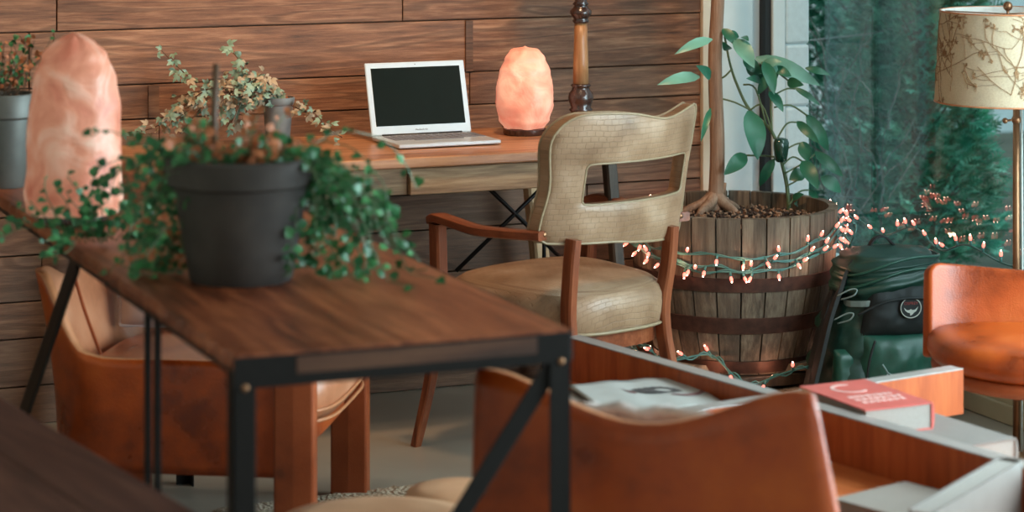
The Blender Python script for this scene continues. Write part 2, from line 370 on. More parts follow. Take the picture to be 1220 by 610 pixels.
# plank wall: x from XL to -.40, boards as relief
zs = [0, .105, .235, .335, .46, .565, .665, .72, .817, .913, 1.066, 1.22, 1.33, 1.47, 1.6, 1.75, 1.88, 2.03, 2.18, 2.3, 2.45, 2.6, 2.75, ZC]
xend = -.415
mb = MB(); mb.box(XL, xend, .03, .16, 0, ZC, tint=(.1, .2, 0))
def wx(px): # room x of a pixel column on the plank wall
    k = (px-610)/F; a = CORNER.x-k*CORNER.y; return a/(k*U.y-U.x)
joints = {8: [35, 182, 560], 9: [35, 84, 559], 10: [68, 480], 7: [190, 600], 6: [120, 640], 5: [300], 4: [150, 700], 3: [50, 420], 2: [90, 560], 1: [240], 0: [400]}
for i in range(len(zs)-1):
    js = sorted([wx(p) for p in joints.get(i, [])]+[-3.0+random.uniform(-.5, .5)])
    if i > 10: js = sorted([random.uniform(-3.6, -.8) for _ in range(2)])
    xs = [XL]+js+[xend]
    for j in range(len(xs)-1):
        if xs[j+1]-xs[j] < .01: continue
        low = zs[i] < .66
        t = (random.random(), (random.uniform(.05, .4) if low else random.uniform(.35, .9)), (random.uniform(.6, 1) if low else random.uniform(0, .5)))  # low boards greyer: weathered tone with grey-blue light put into the tint
        off = random.uniform(0, .006)
        mb.box(xs[j]+.0015, xs[j+1]-.0015, off, .03, zs[i]+.002, zs[i+1]-.002, tint=t)
tag(rmesh(mb, 'wall_back', M['plank'], bevel=.0015), kind='structure')
# butt strips: narrow dark uprights seen on the boards
mb = MB()
for px, i, w in ((75, 9, .05), (183, 8, .03), (559, 9, .022)):
    x = wx(px); mb.box(x-w/2, x+w/2, -.003, .02, zs[i]+.003, zs[i+1]-.003, tint=(.3, .02, .4))
tag(rmesh(mb, 'trim_1', M['plank']), kind='structure')
mb = MB(); mb.box(xend, xend+.03, -.012, .12, 0, ZC); tag(rmesh(mb, 'trim_2', M['cream_paint'], bevel=.002), kind='structure')
# white return panel, dark gap, window frame and block pier at the corner
a = wx(847); b = wx(902); c = wx(914); d = wx(921); e = wx(936)
mb = MB(); mb.box(xend+.03, b, .03, .1, 0, ZC); mb.box(b, c, .05, .1, 0, ZC); mb.box(c, d, .012, .12, 0, ZC, m=1)
rmesh_panel = tag(rmesh(mb, 'wall_right', [M['white_paint'], M['dark']]), kind='structure')
mb = MB(); mb.box(d, e, -.0, .1, 0, ZC); tag(rmesh(mb, 'trim_3', M['white_paint'], bevel=.004), kind='structure')
mb = MB(); z = 0
while z < ZC:
    mb.box(e+.001, -.04, .0, .16, z+.002, min(z+.192, ZC)-.002); z += .192
mb.box(e+.004, -.044, .008, .15, 0, ZC)
tag(rmesh(mb, 'wall_corner', M['block'], bevel=.014), kind='structure')
mb = MB(); pts = [room(xend+.29+.004*math.sin(i*.9)+.006*math.sin(i*.37), .018, 2.6-i*.05) for i in range(48)]
mb.tube(pts, .003, 6); tag(mb.build('blind_cord', M['cord_pale'], smooth=True), 'thin pale cord hanging beside the dark window gap behind the potted plants', 'cord')
# side window wall: curb, mullions, glass
mb = MB(); mb.box(0, .14, YN, 0, 0, .27); mb.box(-.012, 0, YN, 0, .0, .055); tag(rmesh(mb, 'wall_window_side', M['curb'], bevel=.004), kind='structure')
mb = MB(); mb.box(-.02, .16, YN, 0, .27, .29); tag(rmesh(mb, 'trim_4', M['white_paint'], bevel=.003), kind='structure')
mb = MB(); mb.box(0, .14, YN, 0, 2.15, ZC); tag(rmesh(mb, 'wall_above_window', M['white_paint']), kind='structure')
ys = [0, -1.75, -3.5, -5.25, -7.0, -8.75, YN]
for i in range(6):
    w = empty('window_%d' % (i+1), CORNER, RZ); tag(w, kind='structure')
    mb = MB(); y1, y0 = ys[i], ys[i+1]; t = .045
    mb.box(-.01, .04, y0, y0+t, .29, 2.15)
    if i: mb.box(-.01, .04, y1-t-.012, y1, .29, 2.15)
    mb.box(-.01, .04, y0, y1, .29, .315); mb.box(-.01, .04, y0, y1, 2.1, 2.15)
    mb.build('window_frame', M['white_paint'], w, bevel=.003)
    mb = MB(); mb.box(.006, .012, y0+t, y1-.012, .315, 2.1); g = mb.build('pane', M['glass'], w)
mb = MB(); mb.box(XL-.15, XL, YN, .16, 0, ZC); tag(rmesh(mb, 'wall_left', M['cream_paint']), kind='structure')
mb = MB(); mb.box(XL, .14, YN-.15, YN, 0, .5); mb.box(XL, .14, YN-.15, YN, 2.5, ZC); mb.box(XL, XL+.5, YN-.15, YN, .5, 2.5)
tag(rmesh(mb, 'wall_front', M['cream_paint']), kind='structure')

# ------------------------------------------------------------------ outside
mb = MB(); mb.box(.22, 9, -12, 6, -.3, -.05); mb.box(-4.5, .22, .2, 6, -.3, -.05); tag(rmesh(mb, 'ground_outside', M['ground']), kind='structure')
mb = MB(); mb.box(-3, 9, 5.2, 5.4, -.05, 3.2); tag(rmesh(mb, 'wall_outside', M['outwall']), kind='structure')
def cedar(px, D, h, rad, n, seed, label, lean=0):
    rnd = random.Random(seed); x = (px-610)/F*D
    root = empty('cedar_tree', (x, D, -.05), 0, label, 'tree')
    mb = MB(); mb.tube([(0, 0, 0), (.02, 0, h*.5), (lean, 0, h*.98)], [.05, .035, .008], 8); mb.build('trunk', M['stem_b'], root, smooth=True)
    tw = MB(); fo = MB()
    for i in range(90):
        a = rnd.uniform(0, 2*PI); z = h*rnd.uniform(.04, .95); r = rad*(1.02-(z/h)**1.7*.75)*rnd.uniform(.6, 1)
        tw.tube([(0, 0, z*.85), (r*.5*math.cos(a), r*.5*math.sin(a), z), (r*math.cos(a), r*math.sin(a), z+.1)], [.007, .005, .002], 4)
    tw.build('branches', M['twig'], root)
    for i in range(n):
        a = rnd.uniform(0, 2*PI); zf = rnd.random()**.9; z = h*(.03+.97*zf)
        r = rad*(1.03-zf**3*.85)*math.sqrt(rnd.uniform(.25, 1))*(1+.22*math.sin(a*3+z*7))
        c = Vector((r*math.cos(a)+lean*zf, r*math.sin(a), z)); out = Vector((math.cos(a), math.sin(a), rnd.uniform(-.3, .9))).normalized()
        L = rnd.uniform(.04, .085); sd = out.cross(Vector((rnd.uniform(-1, 1), rnd.uniform(-1, 1), 1))).normalized(); nn = sd.cross(out)
        m = 0 if rnd.random() < .62 else 1
        for k in range(7):                                   # a flat spray of scale leaves
            t = (k//2+.6)/4; sg = -1 if k % 2 else 1
            if k == 6: b0, e0 = c, c+out*L
            else: b0 = c+out*L*t*.85; e0 = b0+(out*.75+sd*sg*.8)*L*.5*(1.1-t)
            dd = (e0-b0); w = dd.cross(nn).normalized()*L*.055
            fo.add([b0-w, b0+w, e0+w*.5, e0-w*.5], [(0, 1, 2, 3)], m)
    fo.build('foliage', [M['cedar'], M['cedar2']], root)
cedar(1098, 9.3, 3.2, .235, 15000, 3, 'dense green cedar seen just left of and behind the lampshade, nearest of the evergreens outside')
cedar(1020, 9.9, 3.3, .34, 11000, 5, 'sparser cedar seen through the glass above the backpack')
cedar(945, 10.7, 3.3, .4, 5000, 9, 'cedar seen just right of the block pier, mostly behind the pepper plant')
cedar(1062, 10.9, 3.2, .28, 6000, 12, 'cedar at the back, showing through gaps between the nearer two evergreens')
# bare climbing twigs and garden wires; upper one stands for a glass reflection
mb = MB(); rnd = random.Random(4)
for i in range(46):
    p = atd(rnd.uniform(968, 1060), rnd.uniform(120, 330), rnd.uniform(8.9, 9.4)); path = [p]
    dx = rnd.uniform(-.05, .05)
    for k in range(6): p = p+Vector((dx+rnd.uniform(-.04, .04), rnd.uniform(-.03, .03), rnd.uniform(.03, .11))); path.append(p)
    mb.tube(path, [.004-.0005*k for k in range(7)], 4)
g = mb.build('bare_twigs', M['twig']); tag(g, 'tangle of bare grey twigs outside the glass beside the block pier', 'twigs', kind='stuff')
for (p0, p1, lb) in (((965, 48), (1118, 18), 'upper slanting wire standing for a line reflection in the window glass'), ((975, 232), (1200, 236), 'lower level garden wire outside the window')):
    mb = MB(); A, B = atd(p0[0], p0[1], 9.2), atd(p1[0], p1[1], 9.2); mb.tube([A, (A+B)/2-Vector((0, 0, .02)), B], .0025, 5)
    tag(mb.build('garden_wire', M['mesh_wire']), lb, 'wire')

# ------------------------------------------------------------------ desk against the plank wall
ZD = .76
dr = empty('desk', room(0, 0), RZ, 'honey wood desk with a weathered drawer front against the plank wall', 'desk')
yb, yf = -.10, -.66
def rx(px, y):
    k = (px-610)/F; q = CORNER-V*y; return (q.x-k*q.y)/(k*U.y-U.x)
x0d, x1d = rx(150, yf), rx(748, yf)
mb = MB(); mb.box(x0d, x1d, yf, yb, ZD-.028, ZD); mb.build('desktop', M['desk'], dr, bevel=.004)
xa = rx(491, yf); xb = rx(690, yf)
mb = MB(); mb.box(xa, xb, yf+.012, yf+.04, ZD-.1, ZD-.03); mb.build('drawer', M['desk_raw'], dr, bevel=.003)
mb = MB(); mb.box(x0d+.05, xa-.003, yf+.03, yf+.055, ZD-.1, ZD-.0285); mb.box(xa, xb, yb-.04, yb-.02, ZD-.1, ZD-.0285); mb.box(x0d+.05, xa, yb-.04, yb-.02, ZD-.1, ZD-.0285)
mb.build('apron', M['desk_raw'], dr, bevel=.002)
mb = MB(); mb.bar([(x1d-.02, yf+.08, ZD-.03), (x1d+.02, yf+.03, 0)], .032, .04, (0, 1, 0)); mb.build('leg', M['darkwood'], dr)
mb = MB(); mb.bar([(x1d-.08, yb-.06, ZD-.03), (x1d+.02, yb-.01, 0)], .045, .055, (0, 1, 0)); mb.build('leg', M['palewood'], dr)
mb = MB(); mb.bar([(x0d+.09, yf+.08, ZD-.03), (x0d+.03, yf+.03, 0)], .045, .055, (0, 1, 0)); mb.build('leg', M['darkwood'], dr)
mb = MB(); mb.bar([(x0d+.08, yb-.06, ZD-.03), (x0d-.02, yb-.01, 0)], .045, .055, (0, 1, 0)); mb.build('leg', M['palewood'], dr)
for (p, q) in (((x1d-.05, yf+.2, ZD-.03), (x1d-.42, yf+.2, .42)), ((x1d-.09, yb-.2, ZD-.03), (x1d-.09, yb-.2, .1)), ((x1d-.42, yf+.2, ZD-.03), (x1d-.05, yf+.2, .38))):
    mb = MB(); mb.tube([p, q], .006, 8); mb.build('brace_rod', M['steel'], dr, smooth=True)

# laptop
hl, hr = at(443, 163, ZD+.012), at(562, 158, ZD+.012)
ang = math.radians(23.5); lc = (hl+hr)/2; LW, LD = .297, .21
lp = empty('laptop', (lc.x, lc.y, ZD), ang, 'open silver laptop with a dark screen on the honey wood desk', 'laptop')
mb = MB(); mb.box(-LW/2, LW/2, -LD, 0, .003, .014); mb.build('laptop_base', M['alu'], lp, bevel=.003)
mb = MB()
for r in range(5):
    for c_ in range(13):
        x = -LW/2+.025+c_*.0207; y = -.022-r*.0195; mb.box(x, x+.0165, y-.0155, y, .0135, .0155)
mb.box(-.07, .07, -.1335, -.119, .0135, .0155)
mb.build('keyboard', M['key'], lp)
mb = MB(); mb.box(-.052, .052, -.205, -.14, .0138, .0144); mb.build('trackpad', M['alu'], lp)
tilt = math.radians(17)
LH = .205
lidm = Matrix.Translation((0, 0, .014)) @ Matrix.Rotation(-tilt, 4, 'X')
mb = MB(); mb.box(-LW/2, LW/2, -.001, .006, 0, LH, mat=lidm); lid = mb.build('lid', M['bezel'], lp, bevel=.0035)
mb = MB(); mb.box(-LW/2+.016, LW/2-.016, -.0018, 0, .026, LH-.016, mat=lidm); mb.build('screen', M['screen'], lid)
mb = MB(); mb.sphere(lidm @ Vector((0, -.0014, LH-.008)), .0014, 8, 6); mb.build('webcam', M['dark'], lid)
def text_mesh(txt, size, name, mat, parent, matrix):
    cu = bpy.data.curves.new('t', 'FONT'); cu.body = txt; cu.size = size; cu.align_x = 'CENTER'; cu.align_y = 'CENTER'; cu.extrude = size*.02
    to = bpy.data.objects.new('t', cu); C.objects.link(to); bpy.context.view_layer.update()
    me = bpy.data.meshes.new_from_object(to.evaluated_get(bpy.context.evaluated_depsgraph_get())); bpy.data.objects.remove(to)
    me.transform(matrix); me.materials.clear(); me.materials.append(mat); me.name = name
    o = bpy.data.objects.new(name, me); C.objects.link(o); o.parent = parent; return o
text_mesh('MacBook Air', .007, 'lettering', M['key'], lid, lidm @ Matrix.Translation((0, -.0016, .013)) @ Matrix.Rotation(PI/2, 4, 'X'))
mb = MB(); mb.tube([(-LW/2+.03, 0, .012), (LW/2-.03, 0, .012)], .006, 10); mb.build('hinge', M['dark'], lp, smooth=True)

# salt lamps
def salt(px, py, z, w, h, label, mat, seed, squash=1.0, prof=None, strength=0):
    p = at(px, py, z); rnd = random.Random(seed)
    root = empty('salt_lamp', (p.x, p.y, z), rnd.uniform(0, 3), label, 'salt lamp')
    mb = MB(); mb.lathe([(w*.34, 0), (w*.36, .004), (w*.36, .016), (w*.33, .02)], n=28); mb.build('lamp_base', M['turned_dark'], root, smooth=True, angle=40)
    mb = MB(); rings = []; off = Vector((seed*3.1, seed*1.7, 0)); N, K = 56, 44
    for i in range(K+1):
        t = i/K; r0 = interp(prof, t)*w/2; zz = .018+t*(h-.018)
        ring = []
        for j in range(N):
            a = 2*PI*j/N; d = Vector((math.cos(a), math.sin(a), 0))
            q = d*1.1+Vector((0, 0, t*2.2))+off
            f = 1+.09*mnoise.noise(q*1.1)+.035*mnoise.noise(q*3)+.012*mnoise.noise(q*9)
            # chiselled facets
            f -= .012*abs(mnoise.noise(q*2.2))
            ring.append((d.x*r0*f, d.y*r0*f*squash, zz+.02*h*mnoise.noise(q*2)*(1 if 0 < t else 0)))
        rings.append(ring)
    mb.loft(rings); mb.build('salt_rock', mat, root, smooth=True, angle=50)
    return p
PR1 = [(0, .66), (.1, .86), (.3, 1.0), (.5, .98), (.7, .86), (.86, .68), (.96, .5), (.99, .38), (1, .05)]
pl = salt(625, 160, ZD, .168, .245, 'glowing squat salt lamp on the desk right of the laptop', M['salt_lit'], 4, 1.0, PR1)
ZT = .80
PR2 = [(0, .92), (.1, 1.0), (.3, .98), (.55, .93), (.75, .84), (.88, .66), (.96, .42), (1, .05)]
salt(88, 263, ZT, .2, .385, 'tall pink salt lamp on the rustic console in the left foreground', M['salt_dim'], 9, 1.0, PR2)

# turned column lamp on the desk behind the chair back
p = at(692, 158, ZD); tl = empty('column_lamp', (p.x, p.y, ZD), 0, 'turned wooden lamp column with dark rings standing on the desk behind the chair back', 'lamp')
mb = MB(); mb.lathe([(.065, 0), (.065, .012), (.055, .02), (.028, .03), (.02, .045), (.03, .06), (.034, .066), (.028, .072), (.034, .088), (.0365, .1), (.034, .112), (.026, .122), (.024, .13), (.03, .134), (.024, .139)], n=32); mb.build('base', M['turned_dark'], tl, smooth=True)
mb = MB(); mb.lathe([(.0225, .139), (.0215, .2), (.0195, .26), (.018, .31)], n=28); mb.build('shaft', M['turned'], tl, smooth=True)
mb = MB(); mb.lathe([(.018, .31), (.023, .313), (.024, .318), (.02, .322), (.024, .327), (.031, .337), (.031, .345), (.022, .354), (.018, .36), (.024, .364), (.017, .372), (.02, .41), (.022, .47), (.016, .52), (.024, .53), (.012, .54), (.012, .7)], n=28); mb.build('collar', M['turned_dark'], tl, smooth=True)
mb = MB(); rg = []
mb.loft([[(r*math.cos(2*PI*j/40), r*math.sin(2*PI*j/40), z) for j in range(40)] for r, z in ((.17, .62), (.12, .86), (.117, .86), (.167, .62))], cap=False)
mb.build('lamp_shade', M['shade'], tl, smooth=True, angle=40)

# ------------------------------------------------------------------ upholstered desk chair
cr = empty('desk_chair', (.283, 6.42, 0), math.radians(41.1), 'open-back armchair in embossed tan leather with reddish wood arms at the desk', 'chair')
HW = .252
def backpt(x, z, off=0):
    u = x/HW; y = .075*u*u-(z-.55)*.2+off
    return Vector((x, y, z))
def rrect(cx, cz, x0, x1, z0, z1, rad, a):
    """point where the ray at angle a leaves a rounded rectangle; rad = dict of corner radii"""
    dx, dz = math.cos(a), math.sin(a); lo, hi = 0, 1.0
    def inside(x, z):
        if not (x0 < x < x1 and z0 < z < z1): return False
        for (sx, sz), r in rad.items():
            ccx = x0+r if sx < 0 else x1-r; ccz = z0+r if sz < 0 else z1-r
            if (x-ccx)*sx > 0 and (z-ccz)*sz > 0 and (x-ccx)**2+(z-ccz)**2 > r*r: return False
        return True
    for _ in range(26):
        m = (lo+hi)/2
        if inside(cx+dx*m, cz+dz*m): lo = m
        else: hi = m
    return cx+dx*lo, cz+dz*lo
cx_, cz_ = .03, .725
NA = 160; outer = []; inner = []
for k in range(NA):
    a = 2*PI*k/NA
    ox, oz = rrect(cx_, cz_, -HW, HW, .578, .905, {(-1, 1): .085, (1, 1): .03, (-1, -1): .03, (1, -1): .03}, a)
    if oz > cz_:
        oz -= (.024*math.exp(-((ox-.08)/.1)**2))*(oz-cz_)/.17
    ox -= .012*math.exp(-((oz-.72)/.07)**2)*(1 if ox > 0 else -1)*(abs(ox)/HW)**3
    if oz < cz_: oz -= .03*max(0, ox+.05)/.3*(cz_-oz)/.147
    if oz < cz_: oz += .012*math.sin((ox+HW)/(2*HW)*PI)*(-1)*(cz_-oz)/.16*.6
    outer.append((ox, oz))
    inner.append(rrect(cx_, cz_, -.158, .212, .672, .777, {(-1, 1): .014, (1, 1): .014, (-1, -1): .014, (1, -1): .014}, a))
def backshell():
    vs = []; uv = []; fs = []; K = 8
    T = .02
    loops = []
    for side in (-1, 1):       # -1 outer (rear) face, +1 front face
        for i in range(K+1):
            t = i/K; bul = math.sin(PI*t)**.6*.008+T
            loops.append([(inner[k][0]*(1-t)+outer[k][0]*t, inner[k][1]*(1-t)+outer[k][1]*t, side*bul) for k in range(NA)])
    order = loops[:K+1]+loops[K+1:][::-1]
    for lp_ in order:
        for x, z, o in lp_: vs.append(backpt(x, z, o)); uv.append((x, z))
    L = len(order)
    for i in range(L):
        for k in range(NA):
            a, b = i*NA+k, i*NA+(k+1) % NA; c, d = ((i+1) % L)*NA+(k+1) % NA, ((i+1) % L)*NA+k
            fs.append((a, b, c, d))
    mb = MB(); mb.add(vs, fs); mb.build('backrest', M['croc'], cr, smooth=True, uv=uv, angle=60)
backshell()
mb = MB(); mb.tube([backpt(x, z, -.02) for x, z in outer]+[backpt(*outer[0], -.02)], .0035, 6, cap=False); mb.tube([backpt(x, z, -.02) for x, z in inner]+[backpt(*inner[0], -.02)], .0028, 6, cap=False)
mb.tube([backpt(x, z, .02) for x, z in outer]+[backpt(*outer[0], .02)], .0035, 6, cap=False)
mb.build('piping', M['piping'], cr, smooth=True)
for sx in (-1, 1):
    mb = MB(); mb.sphere(backpt(sx*(HW-.012), .602, -.026), .007, 12, 8, sz=(1, .6, 1)); mb.build('stud', M['brass'], cr, smooth=True)
# seat
def seat():
    mb = MB(); rings = []; uv = []
    N = 72
    def pt(a, sc, z):
        c, s_ = math.cos(a), math.sin(a); e = 2/3.2
        x = abs(c)**e*(1 if c > 0 else -1); y = abs(s_)**e*(1 if s_ > 0 else -1)
        y2 = .225+y*.245*sc; w = .2+.075*(y+1)/2
        return Vector((x*w*sc, y2, z))
    for sc, z in ((.9, .335), (.97, .335), (1.0, .345), (1.02, .37), (1.03, .395), (1.02, .42), (.98, .438), (.9, .452), (.75, .463), (.5, .47), (.25, .474), (.02, .475)):
        rings.append([pt(2*PI*j/N, sc, z) for j in range(N)])
    mb.loft(rings)
    uvs = []
    for ri, r in enumerate(rings):
        for v in r: uvs.append((v.x, v.y+(0 if ri > 6 else v.z)))
    mb.build('seat', M['croc'], cr, smooth=True, uv=uvs)
    mb = MB()
    for zz in (.343,): mb.tube([pt(2*PI*j/N, 1.012, zz) for j in range(N+1)], .0045, 6, cap=False)
    mb.build('piping', M['piping'], cr, smooth=True)
    mb = MB(); mb.loft([[pt(2*PI*j/N, .93, z) for j in range(N)] for z in (.295, .337)]); mb.build('seat_rail', M['chairwood'], cr)
seat()
for sx in (-1, 1):
    mb = MB(); mb.bar(catmull([(sx*(.168 if sx > 0 else .175), -.004, .588), (sx*(.163 if sx > 0 else .182), .0, .5), (sx*(.145 if sx > 0 else .182), .005, .36), (sx*.16, -.015, .2), (sx*.17, -.07, 0)], 5), .027, .04, (0, 1, 0)); mb.build('leg', M['chairleg'], cr)
    mb = MB(); mb.bar(catmull([(sx*.275, .41, .592), (sx*.268, .415, .5), (sx*.262, .42, .36), (sx*.27, .445, .18), (sx*.287, .485, 0)], 5), [.036]*8+[.036, .035, .034, .033, .032, .031, .03, .028, .027, .026, .025, .024, .023], [.04]*8+[.04, .038, .036, .034, .033, .032, .03, .028, .027, .026, .025, .024, .022], (0, 1, 0))
    mb.build('leg', M['chairleg'], cr)
    mb = MB(); mb.bar(catmull([(sx*.246, .03, .6), (sx*.268, .13, .596), (sx*.283, .24, .594), (sx*.288, .33, .604), (sx*.282, .395, .608), (sx*.272, .43, .598)], 6), .042, .024); mb.build('arm', M['chairwood'], cr, smooth=True, angle=45)

# ------------------------------------------------------------------ barrel planter
BX, BY = .64, 7.25
ba = empty('barrel_planter', (BX, BY, 0), .1, 'half oak barrel planter with rusted hoops standing in the window corner', 'planter')
prof = [(.222, .095), (.236, .15), (.252, .2), (.268, .26), (.281, .32), (.289, .38), (.293, .44), (.295, .49), (.296, .54)]
NS = 26; mb = MB()
for k in range(NS):
    a0, a1 = 2*PI*k/NS+.008, 2*PI*(k+1)/NS-.008; t = (random.random(), random.uniform(.1, .95), random.uniform(.3, 1))
    rings = []
    for r, z in prof:
        rings.append([(rr*math.cos(a), rr*math.sin(a), z) for rr, aa in ((r, (0, .25, .5, .75, 1)), (r-.026, (1, .75, .5, .25, 0))) for a in [a0+(a1-a0)*q for q in aa]])
    mb.loft(rings, tint=t)
mb.box(-.2, .2, -.2, .2, .1, .12)
mb.build('staves', M['stave'], ba)
def rad_at(z): return [p_[0]+(q[0]-p_[0])*(z-p_[1])/(q[1]-p_[1]) for p_, q in zip(prof, prof[1:]) if p_[1] <= z <= q[1]][0]
for z0, z1 in ((.335, .375), (.215, .262), (.1, .135)):
    mb = MB(); a, b = rad_at(z0)+.001, rad_at(z1)+.001
    mb.loft([[(r*math.cos(2*PI*j/64), r*math.sin(2*PI*j/64), z) for j in range(64)] for r, z in ((a, z0), (a+.003, z0+.001), (b+.003, z1-.001), (b, z1))], cap=False)
    mb.build('hoop', M['hoop'], ba, smooth=True, angle=40)
def soil_disc(name, rad, z, parent, mats, amp=.012, chips=260, seed=1, chip=.008):
    mb = MB(); rnd = random.Random(seed); rings = []
    for i in range(13):
        r = rad*(1-i/12)+.001; rings.append([(r*math.cos(2*PI*j/40), r*math.sin(2*PI*j/40), z+amp*mnoise.noise(Vector((r*math.cos(2*PI*j/40)*14, r*math.sin(2*PI*j/40)*14, seed)))) for j in range(40)])
    mb.loft(rings, cap=False)
    for i in range(chips):
        a = rnd.uniform(0, 2*PI); r = rad*.96*math.sqrt(rnd.random()); s_ = rnd.uniform(.4, 1)*chip
        mt = Matrix.Translation((r*math.cos(a), r*math.sin(a), z+amp*.5+.002)) @ Matrix.Rotation(rnd.uniform(0, 6), 4, Vector((rnd.random(), rnd.random(), 1)).normalized())
        mb.box(-s_, s_, -s_*.5, s_*.5, -s_*.4, s_*.4, m=1 if rnd.random() < .55 else 0, mat=mt)
    return mb.build(name, mats, parent)
soil_disc('soil', .266, .488, ba, [M['soil'], M['soil_chip']], .02, 700, 3, .009)
# dolly
dl = empty('plant_dolly', (BX, BY, 0), RZ, 'dark slatted wooden stand under the barrel planter', 'stand')
for k in range(5):
    mb = MB(); mb.box(-.24, .24, -.23+k*.095, -.155+k*.095, .06, .092); mb.build('slat', M['darkwood'], dl, bevel=.003)
for sx in (-.17, .17):
    mb = MB(); mb.box(sx-.03, sx+.03, -.22, .22, 0, .058); mb.build('runner', M['darkwood'], dl, bevel=.003)
# tree trunk in the barrel
tp = at(853, 250, .5)
tr = empty('potted_tree', (tp.x, tp.y, .49), 0, 'smooth bare tree trunk rising from the left half of the barrel', 'tree')
mb = MB(); path = catmull([(-.005, 0, -.03), (0, 0, .05), (.004, .0, .2), (-.002, .01, .45), (.008, .01, .7), (.0, 0, 1.1), (.01, 0, 1.7)], 6)
mb.tube(path, [.034, .03, .027, .025, .024, .0235]+[.023-.0002*i for i in range(len(path)-6)], 16); mb.build('trunk', M['bark'], tr, smooth=True)
for (dx, dy, L) in ((-.09, -.03, .0), (-.05, -.07, 0), (.05, -.05, 0), (.06, .03, 0)):
    mb = MB(); mb.tube(catmull([(0, 0, .06), (dx*.45, dy*.45, .03), (dx, dy, .012), (dx*1.3, dy*1.2, -.02)], 4), [.02, .019, .018, .017, .016, .015, .014, .013, .012, .011, .009, .007, .006], 8); mb.build('root', M['bark'], tr, smooth=True)
mb = MB(); mb.tube([(.02, 0, .05), (.026, -.004, .09)], [.009, .005], 8); mb.build('stub', M['bark'], tr, smooth=True)
# canopy above the frame
mb = MB(); rnd = random.Random(2)
for i in range(160):
    a = rnd.uniform(0, 2*PI); r = rnd.uniform(.02, .17); z = rnd.uniform(1.35, 1.95); b0 = Vector((r*math.cos(a), r*math.sin(a)*.7, z)); leafgeo(mb, b0, b0+Vector((math.cos(a)*.09, math.sin(a)*.07, rnd.uniform(-.06, .03))), .045, (0, 0, 1))
mb.build('leaves', M['leaf'], tr, smooth=True)
mb = MB()
def cp(x, y, d): return atd(760+x/2.032, y/2.032, d)-tp+Vector((0, 0, .5-.49))
for (b0, t0, w, m) in (((180, 95), (88, 132), 26, 1), ((150, 186), (46, 206), 30, 1), ((175, 190), (140, 158), 28, 0), ((176, 262), (152, 345), 16, 0)):
    mb2 = mb; d = 7.12
    leafgeo(mb, cp(*b0, d), cp(*t0, d-.05), w/2.032/F*d, (0, -1, .5), m)
mb.build('leaves', [M['leaf'], M['leaf_l']], tr, smooth=True)
# pepper plant
pp = at(939, 250, .5)
pe = empty('pepper_plant', (pp.x, pp.y, .49), 0, 'leafy green pepper plant growing at the right side of the barrel', 'plant')
def cq(x, y, d): return atd(760+x/2.032, y/2.032, d)-pp+Vector((0, 0, .01))
D0 = pp.y
mb = MB()
mb.tube(catmull([cq(367, 535, D0), cq(362, 460, D0), cq(350, 400, D0), cq(325, 320, D0), cq(270, 265, D0+.02), cq(240, 205, D0+.02), cq(222, 150, D0), cq(208, 75, D0)], 5), [.0065-.0001*i for i in range(36)], 8)
for pth in (((270, 265), (235, 248), (200, 238)), ((325, 320), (322, 270), (320, 225), (300, 150)), ((310, 300), (285, 215), (255, 205)), ((225, 170), (205, 188), (180, 186)),
            ((350, 400), (375, 380), (400, 392)), ((345, 370), (380, 350), (405, 345)), ((335, 340), (360, 300), (385, 296)), ((330, 260), (370, 255), (410, 280)), ((350, 400), (330, 380), (262, 376)),
            ((355, 420), (400, 395), (430, 372)), ((350, 395), (345, 380), (330, 385)), ((300, 160), (330, 170), (370, 200)), ((325, 320), (300, 255), (268, 270)), ((330, 230), (360, 215), (380, 215)), ((360, 450), (380, 440), (400, 425)), ((364, 500), (390, 465), (415, 460))):
    mb.tube(catmull([cq(*q, D0+.01*((i*7) % 3-1)) for i, q in enumerate(pth)], 4), .0028, 6)
mb.build('stem', M['stem'], pe, smooth=True)
LV = [((205, 70), (240, 112), 26, 0), ((285, 140), (442, 208), 44, 1), ((235, 95), (282, 165), 42, 1), ((405, 165), (466, 182), 18, 0), ((380, 213), (442, 256), 16, 0), ((362, 198), (402, 206), 26, 0), ((262, 165), (312, 192), 26, 0),
      ((318, 222), (352, 272), 26, 0), ((268, 268), (290, 388), 56, 0), ((408, 278), (462, 366), 34, 0), ((385, 294), (440, 348), 24, 0), ((398, 343), (412, 392), 32, 0), ((428, 368), (498, 428), 28, 0), ((398, 390), (436, 458), 38, 0),
      ((443, 430), (492, 466), 36, 0), ((402, 418), (366, 436), 34, 0), ((262, 374), (208, 424), 38, 0), ((330, 385), (294, 452), 26, 0), ((415, 460), (440, 490), 16, 0), ((374, 482), (402, 470), 18, 0), ((378, 492), (406, 496), 16, 0),
      ((305, 150), (330, 230), 34, 0), ((320, 180), (290, 230), 24, 0), ((255, 140), (300, 180), 30, 0), ((222, 120), (205, 100), 20, 0), ((340, 180), (300, 200), 24, 0), ((300, 160), (350, 150), 28, 1), ((250, 90), (268, 100), 18, 0), ((215, 80), (245, 90), 22, 0), ((300, 200), (262, 190), 22, 0), ((330, 165), (372, 185), 24, 0)]
for i, (b0, t0, w, m) in enumerate(LV):
    mb = MB(); d = D0+.05*math.sin(i*2.3); k = 1/2.032/F*d
    leafgeo(mb, cq(*b0, D0+.3*(d-D0)), cq(*t0, d-.02), w*k, (.3*math.sin(i), -1, .35+.3*math.cos(i*1.7)), m, .1, .22, 8)
    mb.build('leaf', [M['leaf'], M['leaf_l']], pe, smooth=True)
c = cq(345, 362, D0-.03); k = 1/2.032/F*D0
